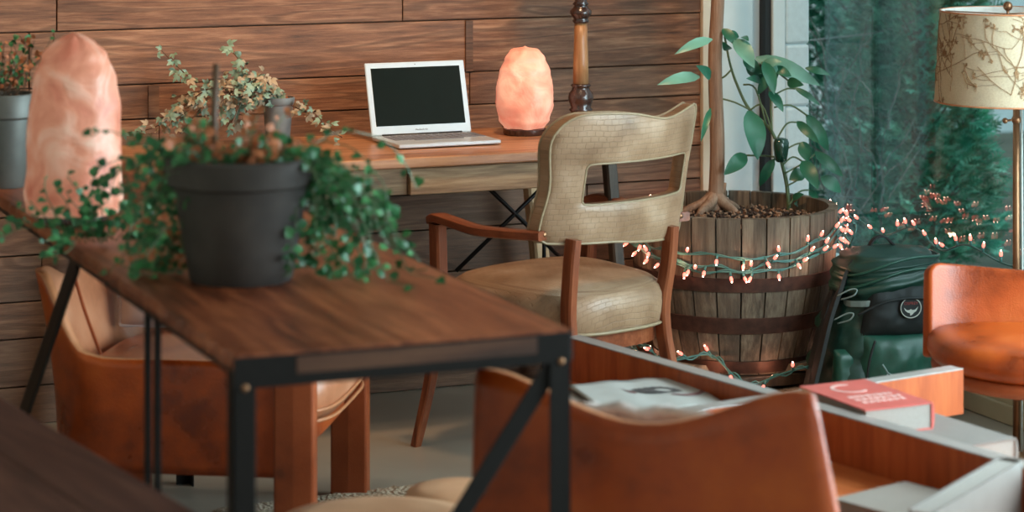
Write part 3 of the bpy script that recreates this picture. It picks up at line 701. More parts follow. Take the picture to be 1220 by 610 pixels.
mb = MB(); mb.loft([[(c.x+r*k*(1+.09*math.cos(3*2*PI*j/24))*math.cos(2*PI*j/24), c.y+r*k*math.sin(2*PI*j/24), c.z+z*k) for j in range(24)] for r, z in ((1, -29), (9, -30), (14, -26), (16.5, -12), (18.5, 4), (19, 16), (16, 25), (9, 28), (3, 26))]); mb.build('pepper', M['pepper'], pe, smooth=True)

# ------------------------------------------------------------------ string lights
def bulb(parent, p, rnd, cord_mb, up=None):
    d = Vector(up) if up else Vector((rnd.uniform(-.7, .7), rnd.uniform(-.9, .1), rnd.uniform(-.9, 1))).normalized()
    p = Vector(p); cord_mb.tube([p, p+d*.016], .0035, 6)
    mb = MB(); b = p+d*.018; mb.tube([b-d*.002, b+d*.004, b+d*.009, b+d*.013], [.0034, .005, .0042, .002], 8); mb.sphere(b+d*.0135, .0019, 8, 6, m=1); mb.build('bulb', [M['bulb'], M['bulb_tip']], parent, smooth=True)
def strand_barrel(label, zf_, a0, a1, n, seed, jit=.006):
    zf = lambda t: zf_(t)+.045
    rnd = random.Random(seed); root = empty('string_lights', (BX, BY, 0), 0, label, 'string lights', None)
    cm = MB(); pts = []; K = 120; bul = []
    for i in range(K+1):
        t = i/K; a = a0+(a1-a0)*t; z = zf(t)+jit*math.sin(t*31+seed)+jit*.6*math.sin(t*77+seed*2)
        r = rad_at(max(.096, min(.539, z)))+.011+.004*math.sin(t*50)
        pts.append(Vector((r*math.cos(a), r*math.sin(a), z)))
    cm.tube(pts, .0026, 6); cm.tube([p+Vector((0, 0, .005*math.sin(i*.8)))+p.normalized()*.001 for i, p in enumerate(pts)], .0022, 6)
    for k in range(n):
        i = int((k+.5+rnd.uniform(-.3, .3))/n*K); p = pts[i]; o = Vector((p.x, p.y, 0)).normalized()
        d = (o*.55+Vector((0, 0, rnd.choice((-1, -1, 1))))*rnd.uniform(.4, 1)+Vector((rnd.uniform(-.4, .4), 0, 0))).normalized()
        bulb(root, p, rnd, cm, d)
    cm.build('cord', M['cord'], root, smooth=True)
A0 = math.radians(175)
strand_barrel('upper strand of tiny pink lights around the barrel below its rim', lambda t: .445-.055*math.sin(PI*min(1, t*2)) + .05*max(0, t-.4), A0, A0+2*PI*.93, 27, 1)
strand_barrel('middle strand of tiny pink lights crossing the barrel staves', lambda t: .415-.06*math.sin(PI*min(1, t*2))+.08*max(0, t-.35), A0+.2, A0+2*PI*.95, 27, 2)
strand_barrel('sagging lowest strand of tiny pink lights on the barrel belly', lambda t: .43-.085*math.sin(PI*min(1, t*1.9))+.03*t, A0-.1, A0+2*PI*.9, 27, 3)
for k in range(13):   # the light the strands throw on the staves
    a = math.radians(185+k*17); l = bpy.data.lights.new('strand_light', 'POINT'); l.energy = .11; l.color = (1, .5, .3); l.shadow_soft_size = .006
    o = bpy.data.objects.new('strand_light', l); C.objects.link(o); zz = .42 if k % 2 else .11; q_ = rad_at(zz)+.04; o.location = (BX+q_*math.cos(a), BY+q_*math.sin(a), zz)
# strand heaped at the barrel's foot
rnd = random.Random(11); root = empty('string_lights', (BX, BY, 0), 0, 'tangled strand of tiny pink lights around the foot of the barrel', 'string lights'); cm = MB(); pts = []
for i in range(200):
    t = i/199; a = math.radians(190)+t*math.radians(330); r = .29+.035*math.sin(t*23)+.015*math.sin(t*61)
    z = .13+.03*math.sin(t*17)+.02*math.sin(t*43); pts.append(Vector((r*math.cos(a), r*math.sin(a), z)))
cm.tube(pts, .003, 6); cm.tube([p+Vector((.004, 0, .008*math.sin(i))) for i, p in enumerate(pts)], .0025, 6)
for k in range(30): bulb(root, pts[int((k+.5)/30*199)], rnd, cm)
cm.build('cord', M['cord'], root, smooth=True)
# strand hanging off the right of the barrel and lying on the sill
root = empty('string_lights', (0, 0, 0), 0, 'strand of tiny pink lights hanging from the barrel across the low window glass', 'string lights'); cm = MB()
S0 = Vector((BX+.31*math.cos(.2), BY-.1, .47)); pts = catmull([S0, S0+Vector((.03, -.03, -.06)), S0+Vector((.02, -.02, -.13)), S0+Vector((.0, -.06, -.05)), S0+Vector((.02, -.09, .04)), room(-.028, -.10, .44), room(-.028, -.25, .455), room(-.028, -.42, .43), room(-.028, -.58, .475), room(-.028, -.72, .43), room(-.028, -.86, .465), room(-.028, -1.05, .44), room(-.028, -1.35, .45), room(-.028, -1.65, .44)], 9)
cm.tube(pts, .003, 6)
for k in range(34): bulb(root, pts[int((k+.5)/34*(len(pts)-1))], rnd, cm, Vector((rnd.uniform(-.6, .1), rnd.uniform(-.6, .2), rnd.uniform(.2, 1))).normalized())
cm.build('cord', M['cord'], root, smooth=True)

# ------------------------------------------------------------------ backpack
bp = at(1038, 492, 0); bk = empty('backpack', (bp.x, bp.y, 0), math.radians(12), 'dark green hiking backpack standing between the barrel and the right armchair', 'backpack')
def bsec(z, w, d, cx, cy, N=48, e=2.6, seed=0, amp=.006):
    out = []
    for j in range(N):
        a = 2*PI*j/N; c_, s_ = math.cos(a), math.sin(a)
        x = abs(c_)**(2/e)*(1 if c_ > 0 else -1)*w/2; y = abs(s_)**(2/e)*(1 if s_ > 0 else -1)*d/2
        q = Vector((x*11, y*11, z*13+seed)); f = amp*(mnoise.noise(q)+.5*mnoise.noise(q*2.7))
        out.append((cx+x+f*c_*2, cy+y+f*s_*2, z))
    return out
def dens(keys, n=34):
    out = []
    for i in range(n+1):
        z = keys[0][0]+(keys[-1][0]-keys[0][0])*i/n
        out.append((z,)+tuple(interp([(k_[0], k_[q]) for k_ in keys], z) for q in (1, 2, 3, 4)))
    return out
mb = MB(); keys = [(0.0, .24, .19, -.0, 0), (.02, .29, .24, -.0, 0), (.12, .335, .26, .0, 0), (.25, .315, .25, .01, .0), (.34, .275, .23, .03, .01), (.4, .22, .2, .045, .02), (.43, .16, .14, .05, .03), (.438, .05, .05, .05, .03)]
mb.loft([bsec(z, w, d, cx, cy, seed=1, amp=.012) for z, w, d, cx, cy in dens(keys)]); mb.build('body', M['green_cloth'], bk, smooth=True)
# top lid with gathered folds
mb = MB(); keys = [(.335, .2, .2, .05, -.01), (.345, .275, .255, .04, -.01), (.38, .30, .27, .035, -.01), (.42, .285, .25, .04, .0), (.442, .245, .2, .042, .01), (.456, .16, .12, .045, .01), (.461, .06, .05, .045, .01)]
rings = []
for i, (z, w, d, cx, cy) in enumerate(dens(keys, 40)):
    g = 1+.022*math.sin(z*240+1.5*math.sin(z*60)); rings.append([(x, y, zz+.16*(x-.04)*(1 if zz < .4 else max(0, 1-(zz-.4)/.05))+.006*mnoise.noise(Vector((x*20, y*20, zz*30)))) for x, y, zz in bsec(z, w*g, d*g, cx, cy, seed=3, amp=.004)])
mb.loft(rings); mb.build('lid', M['green_cloth'], bk, smooth=True)
mb = MB(); ringp = [Vector((p_[0], p_[1], p_[2]+.16*(p_[0]-.04))) for p_ in bsec(.342, .285, .262, .04, -.01, seed=3, amp=.003)]; mb.bar(ringp+[ringp[0]], .006, .016); mb.build('lid_hem', M['grey_trim'], bk)
for dz, sc2, nm in ((.395, .995, 'lid_seam'), (.425, .93, 'lid_seam')):
    R_ = bsec(dz, .30*sc2, .268*sc2, .037, -.01, seed=3, amp=.003); R_ = [Vector((x, y, z_+.16*(x-.04)+.02*math.cos((x-.05)*14))) for x, y, z_ in R_ if y < .03]
    R_.sort(key=lambda q: math.atan2(q.y-.03, q.x)); mb = MB(); mb.tube(R_, .0042, 6); mb.build(nm, M['green_light'], bk, smooth=True)
# front pocket (faces the camera, local -y)
def panel(name, x0, x1, z0, z1, ybase, bul, mat, seed, tap=0, e=3.0):
    mb = MB(); nx, nz = 22, 22; vs = []; fs = []
    for i in range(nz+1):
        for j in range(nx+1):
            u, v = j/nx*2-1, i/nz*2-1
            hgt = max(0, (1-abs(u)**e))**.5*max(0, (1-abs(v)**e))**.5
            x = (x0+x1)/2+u*(x1-x0)/2*(1-tap*(v+1)/2); z = (z0+z1)/2+v*(z1-z0)/2
            q = Vector((x*16, z*16, seed)); vs.append((x, ybase-bul*hgt-.008*hgt*(mnoise.noise(q)+.6*mnoise.noise(q*2.5)), z))
    n1 = nx+1
    for i in range(nz):
        for j in range(nx): a = i*n1+j; fs.append((a, a+1, a+1+n1, a+n1))
    # closed back
    o = len(vs); vs += [(x0, ybase+.03, z0), (x1, ybase+.03, z0), (x1-(x1-x0)/2*tap, ybase+.03, z1), (x0+(x1-x0)/2*tap, ybase+.03, z1)]
    mb.add(vs, fs); return mb.build(name, mat, bk, smooth=True)
panel('front_pocket', -.085, .155, .02, .245, -.118, .045, M['green_light'], 5, .12)
panel('upper_pocket', -.075, .145, .235, .385, -.112, .04, M['black_cloth'], 8, .25)
panel('side_pocket', -.155, -.075, .03, .2, -.095, .035, M['green_light'], 11, .3)
mb = MB()
mb.tube(catmull([(-.05, -.168, .235), (-.068, -.172, .18), (-.075, -.172, .12), (-.07, -.17, .06)], 6), .0035, 6); mb.tube(catmull([(-.09, -.14, .3), (-.02, -.158, .335), (.06, -.162, .345), (.14, -.15, .335)], 6), .004, 6)
mb.build('zip', M['black_cloth'], bk, smooth=True)
mb = MB(); mb.bar(catmull([(.0, -.172, .115), (.05, -.178, .11), (.1, -.178, .112), (.15, -.165, .12)], 6), .004, .016); mb.build('compression_strap', M['black_cloth'], bk)
mb = MB(); mb.tube(catmull([(-.02, -.175, .15), (-.005, -.182, .14), (.004, -.182, .125), (-.004, -.182, .118), (-.014, -.18, .128), (-.02, -.175, .15)], 5), .0022, 6); mb.tube(catmull([(-.03, -.17, .17), (-.024, -.178, .158), (-.018, -.178, .148)], 4), .0025, 6)
mb.build('zip_pull', M['grey_trim'], bk, smooth=True)
for (z, x) in ((.335, -.12), (.27, -.13)):
    mb = MB(); mb.tube(catmull([(x, -.09, z), (x+.025, -.118, z+.014), (x+.035, -.12, z+.03), (x+.02, -.11, z+.03), (x-.01, -.09, z+.01)], 5), .0022, 6); mb.build('cord_loop', M['grey_trim'], bk, smooth=True)
for k, (dx, dy) in enumerate(((0, 0), (.02, .09))):
    mb = MB(); mb.bar(catmull([(-.04+dx, -.02+dy, .43), (-.1+dx, -.05+dy, .37), (-.15+dx, -.07+dy, .27), (-.185+dx, -.08+dy, .15), (-.215+dx, -.09+dy, .05), (-.24+dx, -.09+dy, .008)], 7), .055, .014, (1, 0, .5)); mb.build('shoulder_strap', M['black_cloth'], bk, smooth=True, angle=40)
mb = MB(); mb.bar(catmull([(.0, .03, .45), (.02, .03, .478), (.05, .03, .482), (.08, .03, .455)], 6), .02, .006, (0, 0, 1)); mb.build('grab_handle', M['black_cloth'], bk)
# badge
bc = Vector((.055, -.158, .318)); bt = Matrix.Translation(bc) @ Matrix.Rotation(PI/2, 4, 'X')
mb = MB(); mb.loft([[(bc.x+.029*math.cos(2*PI*j/40), bc.y+y, bc.z+.027*math.sin(2*PI*j/40)) for j in range(40)] for y in (.02, -.001)]); bd = mb.build('badge', M['black_cloth'], bk)
mb = MB(); mb.tube([(bc.x+.029*math.cos(2*PI*j/40), bc.y-.002, bc.z+.027*math.sin(2*PI*j/40)) for j in range(41)], .0014, 6, cap=False); mb.build('badge_ring', M['pale_mark'], bd)
mb = MB(); y = bc.y-.003
bird = [(-.02, .001), (-.012, -.006), (-.005, -.006), (0, -.003), (.004, -.006), (.012, -.005), (.021, .003), (.015, -.009), (.008, -.013), (.004, -.018), (-.002, -.021), (-.003, -.014), (-.01, -.012), (-.016, -.007)]
mb.add([(bc.x+a_, y, bc.z+b_) for a_, b_ in bird]+[(bc.x+a_, y+.001, bc.z+b_) for a_, b_ in bird], [tuple(range(14)), tuple(range(27, 13, -1))]+[(i, (i+1) % 14, 14+(i+1) % 14, 14+i) for i in range(14)]); mb.build('badge_bird', M['pale_mark'], bd)
text_mesh('OSPREY', .0115, 'badge_lettering', M['red_mark'], bd, Matrix.Translation((bc.x, bc.y-.003, bc.z+.012)) @ Matrix.Rotation(PI/2, 4, 'X'))

# ------------------------------------------------------------------ floor lamp
lp_ = Vector(((1211-610)/F*6.42, 6.42, 0)); fl = empty('floor_lamp', lp_, 0, 'brass floor lamp with a cream bird-print drum shade at the window', 'floor lamp')
mb = MB(); mb.lathe([(.1, 0), (.1, .008), (.09, .014), (.02, .022), (.012, .03)], n=40); mb.build('base', M['brass'], fl, smooth=True, angle=40)
mb = MB(); mb.lathe([(.0095, .02), (.0095, .5), (.009, .95)], n=16); mb.build('pole', M['brass'], fl, smooth=True)
mb = MB(); mb.tube([(0.012, -.005, .03), (.014, -.008, .4), (.012, -.006, .93)], .0028, 6); mb.build('cord', M['cord_pale'], fl, smooth=True)
mb = MB(); mb.tube([(0, 0, .875), (-.026, -.006, .873)], .003, 8); mb.sphere((-.03, -.007, .873), .0075, 10, 8); mb.sphere((0, 0, .875), .013, 10, 8); mb.build('switch', M['brass'], fl, smooth=True)
sc_ = Vector((-.022, 0, 0)); zb, zt, rb, rt = .922, 1.152, .185, .171
mb = MB(); n = 72
mb.loft([[(sc_.x+r*math.cos(2*PI*j/n), r*math.sin(2*PI*j/n), z) for j in range(n)] for r, z in ((rb-.002, zb), (rb, zb), (rt, zt), (rt-.002, zt))], 0, cap=False)
mb.loft([[(sc_.x+(r-.002)*math.cos(2*PI*j/n), (r-.002)*math.sin(2*PI*j/n), z) for j in range(n)] for r, z in ((rt, zt), (rb, zb))], 1, cap=False)
# line print wrapped round the shade
def onshade(a, h, off=.0006):
    r = rb+(rt-rb)*h+off; return Vector((sc_.x+r*math.cos(a), r*math.sin(a), zb+(zt-zb)*h))
rnd = random.Random(21)
def line(pts, w=.0011):
    mb.tube([onshade(a, max(.01, min(.99, h))) for a, h in pts], w, 4, m=2)
def branch(a, h, ang_, L, w, depth):
    pts = [(a, h)]; x, y, th = a, h, ang_
    for k in range(7):
        th += rnd.uniform(-.25, .25); x += math.cos(th)*L/7/.178; y += math.sin(th)*L/7/.23; pts.append((x, y))
        if depth and rnd.random() < .55 and .03 < y < .97: branch(x, y, th+rnd.choice((-1, 1))*rnd.uniform(.5, 1.1), L*.45, w*.8, depth-1)
    pts = [p_ for p_ in pts if .02 < p_[1] < .98]
    if len(pts) > 2: line(pts, w)
    if depth == 0 and pts:
        x, y = pts[-1]
        for q in range(4):
            t2 = rnd.uniform(0, 6.3); line([(x, y), (x+.04*math.cos(t2), y+.03*math.sin(t2)), (x+.06*math.cos(t2+.5), y+.05*math.sin(t2+.5)), (x, y)], .0008)
def bird_at(a, h, s_=1, fl_=1):
    o = [(-.5, -.35), (-.2, -.2), (.05, .05), (.25, .35), (.42, .42), (.6, .3), (.45, .22), (.35, -.05), (.15, -.25), (-.1, -.32), (-.5, -.35)]
    line([(a+fl_*x*.2*s_, h+y*.2*s_) for x, y in o], .0013); line([(a+fl_*x*.2*s_, h+y*.2*s_) for x, y in ((-.35, -.28), (0, -.18), (.2, .02), (.1, .1))], .001)
    line([(a+fl_*.02*s_, h-.06*s_), (a+fl_*.01, h-.11*s_)], .001)
a_ = -PI/2-1.1
for k in range(7):
    branch(a_+k*.9, .0, PI/2+rnd.uniform(-.3, .3), .24, .0012, 2); branch(a_+k*.9+.4, .3+.1*(k % 3), rnd.uniform(-.4, .4), .2, .001, 1)
    bird_at(a_+k*.9+.35, .55 if k % 2 else .3, 1.0, 1 if k % 3 else -1)
    branch(a_+k*.9+.2, .75, rnd.uniform(-.6, .4), .14, .001, 1)
mb.build('lamp_shade', [M['shade'], M['shade_in'], M['print']], fl, smooth=True, angle=50)
mb = MB()
for z, r in ((zb, rb), (zt, rt)):
    mb = MB(); mb.tube([(sc_.x+(r+.0005)*math.cos(2*PI*j/n), (r+.0005)*math.sin(2*PI*j/n), z) for j in range(n+1)], .0022, 6, cap=False)
    mb.build('shade_trim', M['leather_edge'], fl, smooth=True)
mb = MB(); mb.sphere((sc_.x, 0, zt+.012), .0125, 14, 10); mb.tube([(sc_.x, 0, zt-.02), (sc_.x, 0, zt+.004)], .004, 8); mb.build('finial', M['brass'], fl, smooth=True)
mb = MB()
for k in range(3): mb.tube([(sc_.x, 0, zt-.008), (sc_.x+(rt-.002)*math.cos(k*2.09+.5), (rt-.002)*math.sin(k*2.09+.5), zt-.006)], .0018, 6)
mb.tube([(0, 0, .94), (sc_.x*.5, 0, 1.0), (sc_.x, 0, zt-.015)], .003, 6)
mb.build('shade_spider', M['brass'], fl, smooth=True)

# ------------------------------------------------------------------ leather shell armchairs
def shell_chair(name, loc, rz, label, w, d, hb, hc, ha, zbtm=.19, flare=.06, seat_z=.4, cushion='pale', taper=0, r=.11, th=.02, skew=0):
    root = empty(name, loc, rz, label, 'armchair')
    path = []                      # plan path, right arm front -> back -> left arm front
    hw = w/2
    for i in range(15): path.append((hw, d-(d-r)*i/14, 'a', i/14))
    for i in range(1, 13):
        a = PI/2*i/12; path.append((hw-r+r*math.cos(a), r-r*math.sin(a), 'c', i/12))
    for i in range(1, 16): path.append((hw-r-(w-2*r)*i/16, 0, 'b', i/16))
    for i in range(0, 13):
        a = PI/2*i/12; path.append((-hw+r-r*math.sin(a), r-r*math.cos(a), 'd', 1-i/12))
    for i in range(1, 15): path.append((-hw, r+(d-r)*i/14, 'e', 1-i/14))
    vs = []; NZ = 12; n = len(path)
    for i, (x, y, k, t) in enumerate(path):
        if k in 'ae': top = interp([(0, ha), (.9, ha+.003), (1, ha+(hc-ha)*.08)], t); fl_ = flare*max(0, (t-.6))/.4*.5
        elif k in 'cd': top = interp([(0, ha+(hc-ha)*.08), (.65, hc), (1, hc)], t); fl_ = flare*(.5+.5*t)
        else: top = hc-(hc-hb)*math.sin(PI*t)**1.5; fl_ = flare
        # outward normal of the path
        x0, y0 = path[max(0, i-1)][:2]; x1, y1 = path[min(n-1, i+1)][:2]; tx, ty = x1-x0, y1-y0; L = math.hypot(tx, ty); nx, ny = ty/L, -tx/L
        if k in 'bcd': pass
        cx0, cy0 = x, y-d/2
        if nx*cx0+ny*cy0 < 0: nx, ny = -nx, -ny
        for j in range(NZ+1):
            v = j/NZ; z = zbtm+(top-zbtm)*v; o = fl_*v*v
            if k in 'ae': o += .006*math.sin(PI*v)
            tp_ = 1-taper*max(0, y)/d; vs.append(((x+nx*o)*tp_+(skew*(1-v) if x > 0 else 0)*max(0, x/hw), y+ny*o, z))
    fs = [(i*(NZ+1)+j, (i+1)*(NZ+1)+j, (i+1)*(NZ+1)+j+1, i*(NZ+1)+j+1) for i in range(n-1) for j in range(NZ)]
    mb = MB(); mb.add(vs, fs)
    sh = mb.build('shell', [M['leather'], M['leather_in'], M['leather_edge']], root, smooth=True, solid=th)
    # solid thickness goes inwards: check orientation
    me = sh.data; c0 = Vector((0, d/2, .3)); nrm = me.polygons[0].normal; cen = me.polygons[0].center
    if nrm.dot(cen-c0) < 0: me.flip_normals()
    # seat frame, cushion
    def rsec(sc, z, ins=.03, front=0):
        out = []
        for j in range(60):
            a = 2*PI*j/60; c_, s_ = math.cos(a), math.sin(a); e = 2/4.5
            x = abs(c_)**e*(1 if c_ > 0 else -1)*(hw-ins)*sc*(1-taper*(.5+.5*s_)); y = abs(s_)**e*(1 if s_ > 0 else -1)*((d-.05)/2+front)*sc
            out.append((x, y+(d+.02)/2+front, z))
        return out
    mb = MB(); mb.loft([rsec(1, seat_z-.16), rsec(1, seat_z-.105)]); mb.build('seat_frame', M['leather'], root, bevel=.01)
    mb = MB(); mb.loft([rsec(s_, seat_z+z, .032, .02) for s_, z in ((.97, -.1), (1.0, -.08), (1.01, -.05), (1.0, -.02), (.96, -.004), (.85, .008), (.6, .014), (.3, .016), (.02, .016))]); mb.build('seat_cushion', M[cushion], root, smooth=True)
    mb = MB()
    for z in (-.078, -.1): mb.tube([rsec(1.012, seat_z+z, .03, .02)[j % 60] for j in range(61)], .004, 6, cap=False)
    mb.build('welt', M['leather_edge'], root, smooth=True)
    for sx in (-1, 1):
        mb = MB(); mb.loft([[(sx*(hw-.005)*(1-taper)+a_, d-.035+b_+e_, z) for a_, b_ in ((-.022, -.045), (.022, -.045), (.026, .0), (.022, .045), (-.022, .045))] for z, e_ in ((0, 0), (zbtm, .0), (ha-.06, 0), (ha-.004, 0))]); mb.build('leg', M['leather_dark'], root, bevel=.006)
        mb = MB(); mb.loft([[(sx*(hw-.06)+a_, .05+b_, z) for a_, b_ in ((-.03, -.03), (.03, -.03), (.03, .03), (-.03, .03))] for z in (0, seat_z-.1)]); mb.build('leg', M['leather_dark'], root, bevel=.006)
    return root
left = shell_chair('armchair', (-.992, 5.88, 0), math.radians(-98), 'cognac leather armchair with pale glare stand-in, side-on beneath the left console', .6, .6, .57, .62, .44, .19, .055, .4, cushion='leather_in', r=.1)
mb = MB(); mb.tube(catmull([(.27, .13, .41), (.2, .06, .52), (.16, .02, .6)], 5), .004, 6); mb.build('seam', M['leather_dark'], left, smooth=True)
cu_ = empty('cushion', (-.705, 6.03, .418), math.radians(-8), 'pale blue-white cushion standing in for glare in the left armchair under the console', 'cushion')  # cushion shape added for the pale glare inside the chair
mb = MB(); vs = []; N = 40
def cpil(u, v, s_): h = (max(0, 1-u**4)*max(0, 1-v**4))**.5; return (u*.235, .0+.05*s_*h+.02*v, .125+v*.12)
g = [[cpil(-1+2*i/24, -1+2*j/16, 1) for i in range(25)] for j in range(17)]; h = [[cpil(-1+2*i/24, -1+2*j/16, -1) for i in range(25)] for j in range(17)]
for G in (g, h): mb.add([p_ for row in G for p_ in row], [(j*25+i, j*25+i+1, (j+1)*25+i+1, (j+1)*25+i) for j in range(16) for i in range(24)])
mb.build('cover', M['pale'], cu_, smooth=True)
mb = MB(); mb.tube([(x*.235, v*.02, .125+v*.12) for x, v in [(-1+.1*i, -1) for i in range(21)]+[(1, -1+.1*i) for i in range(21)]+[(1-.1*i, 1) for i in range(21)]+[(-1, 1-.1*i) for i in range(21)]], .004, 6, cap=False); mb.build('piping', M['pale'], cu_, smooth=True)
cornL, cornR = at(548, 441, .69), at(984, 471, .69)
mid = (cornL+cornR)/2; rv = (cornR-cornL).normalized(); wfg = (cornR-cornL).length+.03
fg = shell_chair('armchair', (mid.x, mid.y, 0), math.atan2(rv.y, rv.x), 'cognac leather tub armchair seen from behind in the front, its back dipping in the middle', wfg-.0, .5, .618, .69, .5, .2, -.012, .5, taper=.5, r=.07, skew=.09)
# white sheet added for pale glare over the front chair's seat
def glare_sheet(name, loc, rz, w, d, label):
    mb = MB(); nx, ny = 40, 32; vs = []; fs = []
    for i in range(ny+1):
        for j in range(nx+1):
            u, v = j/nx*2-1, i/ny*2-1; rr = math.sqrt(u*u+v*v)
            k = 1 if rr < 1e-6 else 1/max(1, rr/(max(abs(u), abs(v))+1e-6)*.86)
            q = Vector((u*5, v*5, 1)); x, y = u*w/2*k, v*d/2*k
            vs.append((x, y, .02+.085*max(0, 1-(v+1)*.9)+.012*mnoise.noise(q)+.006*mnoise.noise(q*4)))
    n1 = nx+1
    for i in range(ny):
        for j in range(nx): a = i*n1+j; fs.append((a, a+1, a+1+n1, a+n1))
    mb.add(vs, fs); o = mb.build(name, M['glare_sheet'], loc=loc, rz=rz, smooth=True, solid=.02); return tag(o, label, 'glare stand-in')
M['glare_sheet'] = plain('white_glare_sheet', S(216, 204, 198), .9, nscale=60, amt=.08, bump=.8)
fw = Vector((-rv.y, rv.x, 0)); fpos = mid+fw*.27
glare_sheet('seat_glare', (fpos.x, fpos.y, .524), math.atan2(rv.y, rv.x), wfg-.25, .34, 'white sheet standing in for glare on the seat of the front armchair')
# right armchair: shallow shell back, rounded seat
rc = at(1103, 313, .565); rr_ = Vector((.985, -.17, 0)).normalized()
ra = empty('armchair', (rc.x+rr_.x*.33, rc.y+rr_.y*.33, 0), math.atan2(rr_.y, rr_.x), 'cognac leather armchair with a rolled seat cushion beside the backpack, at the right edge', 'armchair')
mb = MB(); vs = []; fs = []; NU, NZ = 48, 14
for i in range(NU+1):
    u = i/NU*2-1; x = .33*u; y = -.05*(u*u)**3-.0
    top = .565-.022*(1-u*u)
    edge = max(0, abs(u)-.93)/.07; top -= .02*edge**2
    for j in range(NZ+1):
        v = j/NZ; z = .345+(top-.345)*v; vs.append((x*(1+.0*v), y+.05*v*v+.012*math.sin(PI*v), z))
fs = [(i*(NZ+1)+j, (i+1)*(NZ+1)+j, (i+1)*(NZ+1)+j+1, i*(NZ+1)+j+1) for i in range(NU) for j in range(NZ)]
mb.add(vs, fs); o = mb.build('backrest', M['leather'], ra, smooth=True, solid=.035); o.modifiers['s'].offset = 0; bv = o.modifiers.new('b', 'BEVEL'); bv.width = .012; bv.segments = 3
def dsec(sc, z, dep=.36, N=60):
    out = []
    for j in range(N):
        a = 2*PI*j/N; c_, s_ = math.cos(a), math.sin(a)
        x = abs(c_)**.8*(1 if c_ > 0 else -1)*.318*sc
        y = (s_*.04 if s_ > 0 else -abs(s_)**.85*dep)*sc
        out.append((x, y-.035, z))
    return out
mb = MB(); mb.loft([dsec(s_, z) for s_, z in ((.95, .352), (1.0, .36), (1.03, .376), (1.02, .398), (.97, .414), (.88, .424), (.7, .43), (.4, .434), (.02, .435))]); mb.build('seat_cushion', M['leather'], ra, smooth=True)
mb = MB(); mb.loft([dsec(s_, z) for s_, z in ((.9, .318), (.98, .322), (1.0, .334), (.99, .352), (.9, .356))]); mb.build('seat_rail', M['leather_dark'], ra, smooth=True)
for x, y in ((.04, -.08), (.2, -.3), (.24, -.06), (.1, -.3)):
    mb = MB(); mb.tube([(x, y, .32), (x*1.05, y, 0)], [.018, .012], 10); mb.build('leg', M['steel'], ra, smooth=True)

# ------------------------------------------------------------------ coffee table with dividers
ZB, ZTOP = .32, .42
Cx = at(930, 470, ZTOP); ct_rz = math.atan2(.554, .833)
ct = empty('coffee_table', (Cx.x, Cx.y, 0), ct_rz, 'low orange-veneer coffee table with crossed upright dividers and top edges painted pale for glare', 'coffee table')
X0, X1, Y0, Y1 = -.27, .505, -.95, .76
mb = MB(); mb.box(X0, .02, Y0, Y1, ZB-.035, ZB); mb.box(-.40, X0, Y0, -.68, ZB-.035, ZB); mb.box(.02, .29, Y0, .02, ZB-.035, ZB); mb.build('base_panel', M['veneer_h'], ct, bevel=.002)
mb = MB(); mb.box(-.02, .02, Y0, Y1, ZB, ZTOP-.003); dv = mb.build('divider', M['veneer'], ct)
mb = MB(); mb.box(-.02, .02, Y0, Y1, ZTOP-.003, ZTOP); mb.build('glare_edge', M['edge'], dv, bevel=.001)  # pale strip paints the glare along the top edge
mb = MB(); mb.box(.0205, X1, -.02, .02, ZB, ZTOP-.003); mb.box(X0, -.0205, -.02, .02, ZB, ZTOP-.003); dv = mb.build('cross_divider', M['veneer'], ct)
mb = MB(); mb.box(.0205, X1, -.02, .02, ZTOP-.003, ZTOP); mb.box(X0, -.0205, -.02, .02, ZTOP-.003, ZTOP); mb.build('glare_edge', M['edge'], dv, bevel=.001)
for x, y in ((X0+.05, Y0+.05), (X0+.05, Y1-.05), (-.03, Y1-.05), (.24, Y0+.05), (.24, -.04)):
        mb = MB(); mb.box(x-.025, x+.025, y-.025, y+.025, 0, ZB-.0355); mb.build('leg', M['veneer'], ct, bevel=.003)
def tbl(x, y, z):
    c_, s_ = math.cos(ct_rz), math.sin(ct_rz); return Vector((Cx.x+x*c_-y*s_, Cx.y+x*s_+y*c_, z))
def tloc(p):  # world -> table frame
    dx, dy = p.x-Cx.x, p.y-Cx.y; c_, s_ = math.cos(ct_rz), math.sin(ct_rz); return dx*c_+dy*s_, -dx*s_+dy*c_
def book(x, y, z, rz, w, d, h, label, cover, spine_side=1, extra=None):
    p = tbl(x, y, z); r = empty('book', p, ct_rz+rz, label, 'book')
    mb = MB(); mb.box(-w/2, w/2, -d/2, d/2, h-.003, h); mb.box(-w/2, w/2, -d/2, d/2, 0, .003)
    ring = []
    K = 8
    mb.loft([[(w/2-.002+.007*math.cos(-PI/2+PI*k/K), yy, h/2+h/2*math.sin(-PI/2+PI*k/K)) for k in range(K+1)]+[(w/2-.003, yy, h/2+(h/2-.003)*math.sin(PI/2-PI*k/K)) for k in range(K+1)] for yy in (-d/2, d/2)])
    mb.build('cover', cover, r)
    mb = MB(); mb.box(-w/2+.004, w/2-.003, -d/2+.003, d/2-.003, .003, h-.003); mb.build('pages', M['book_white'], r)
    return r
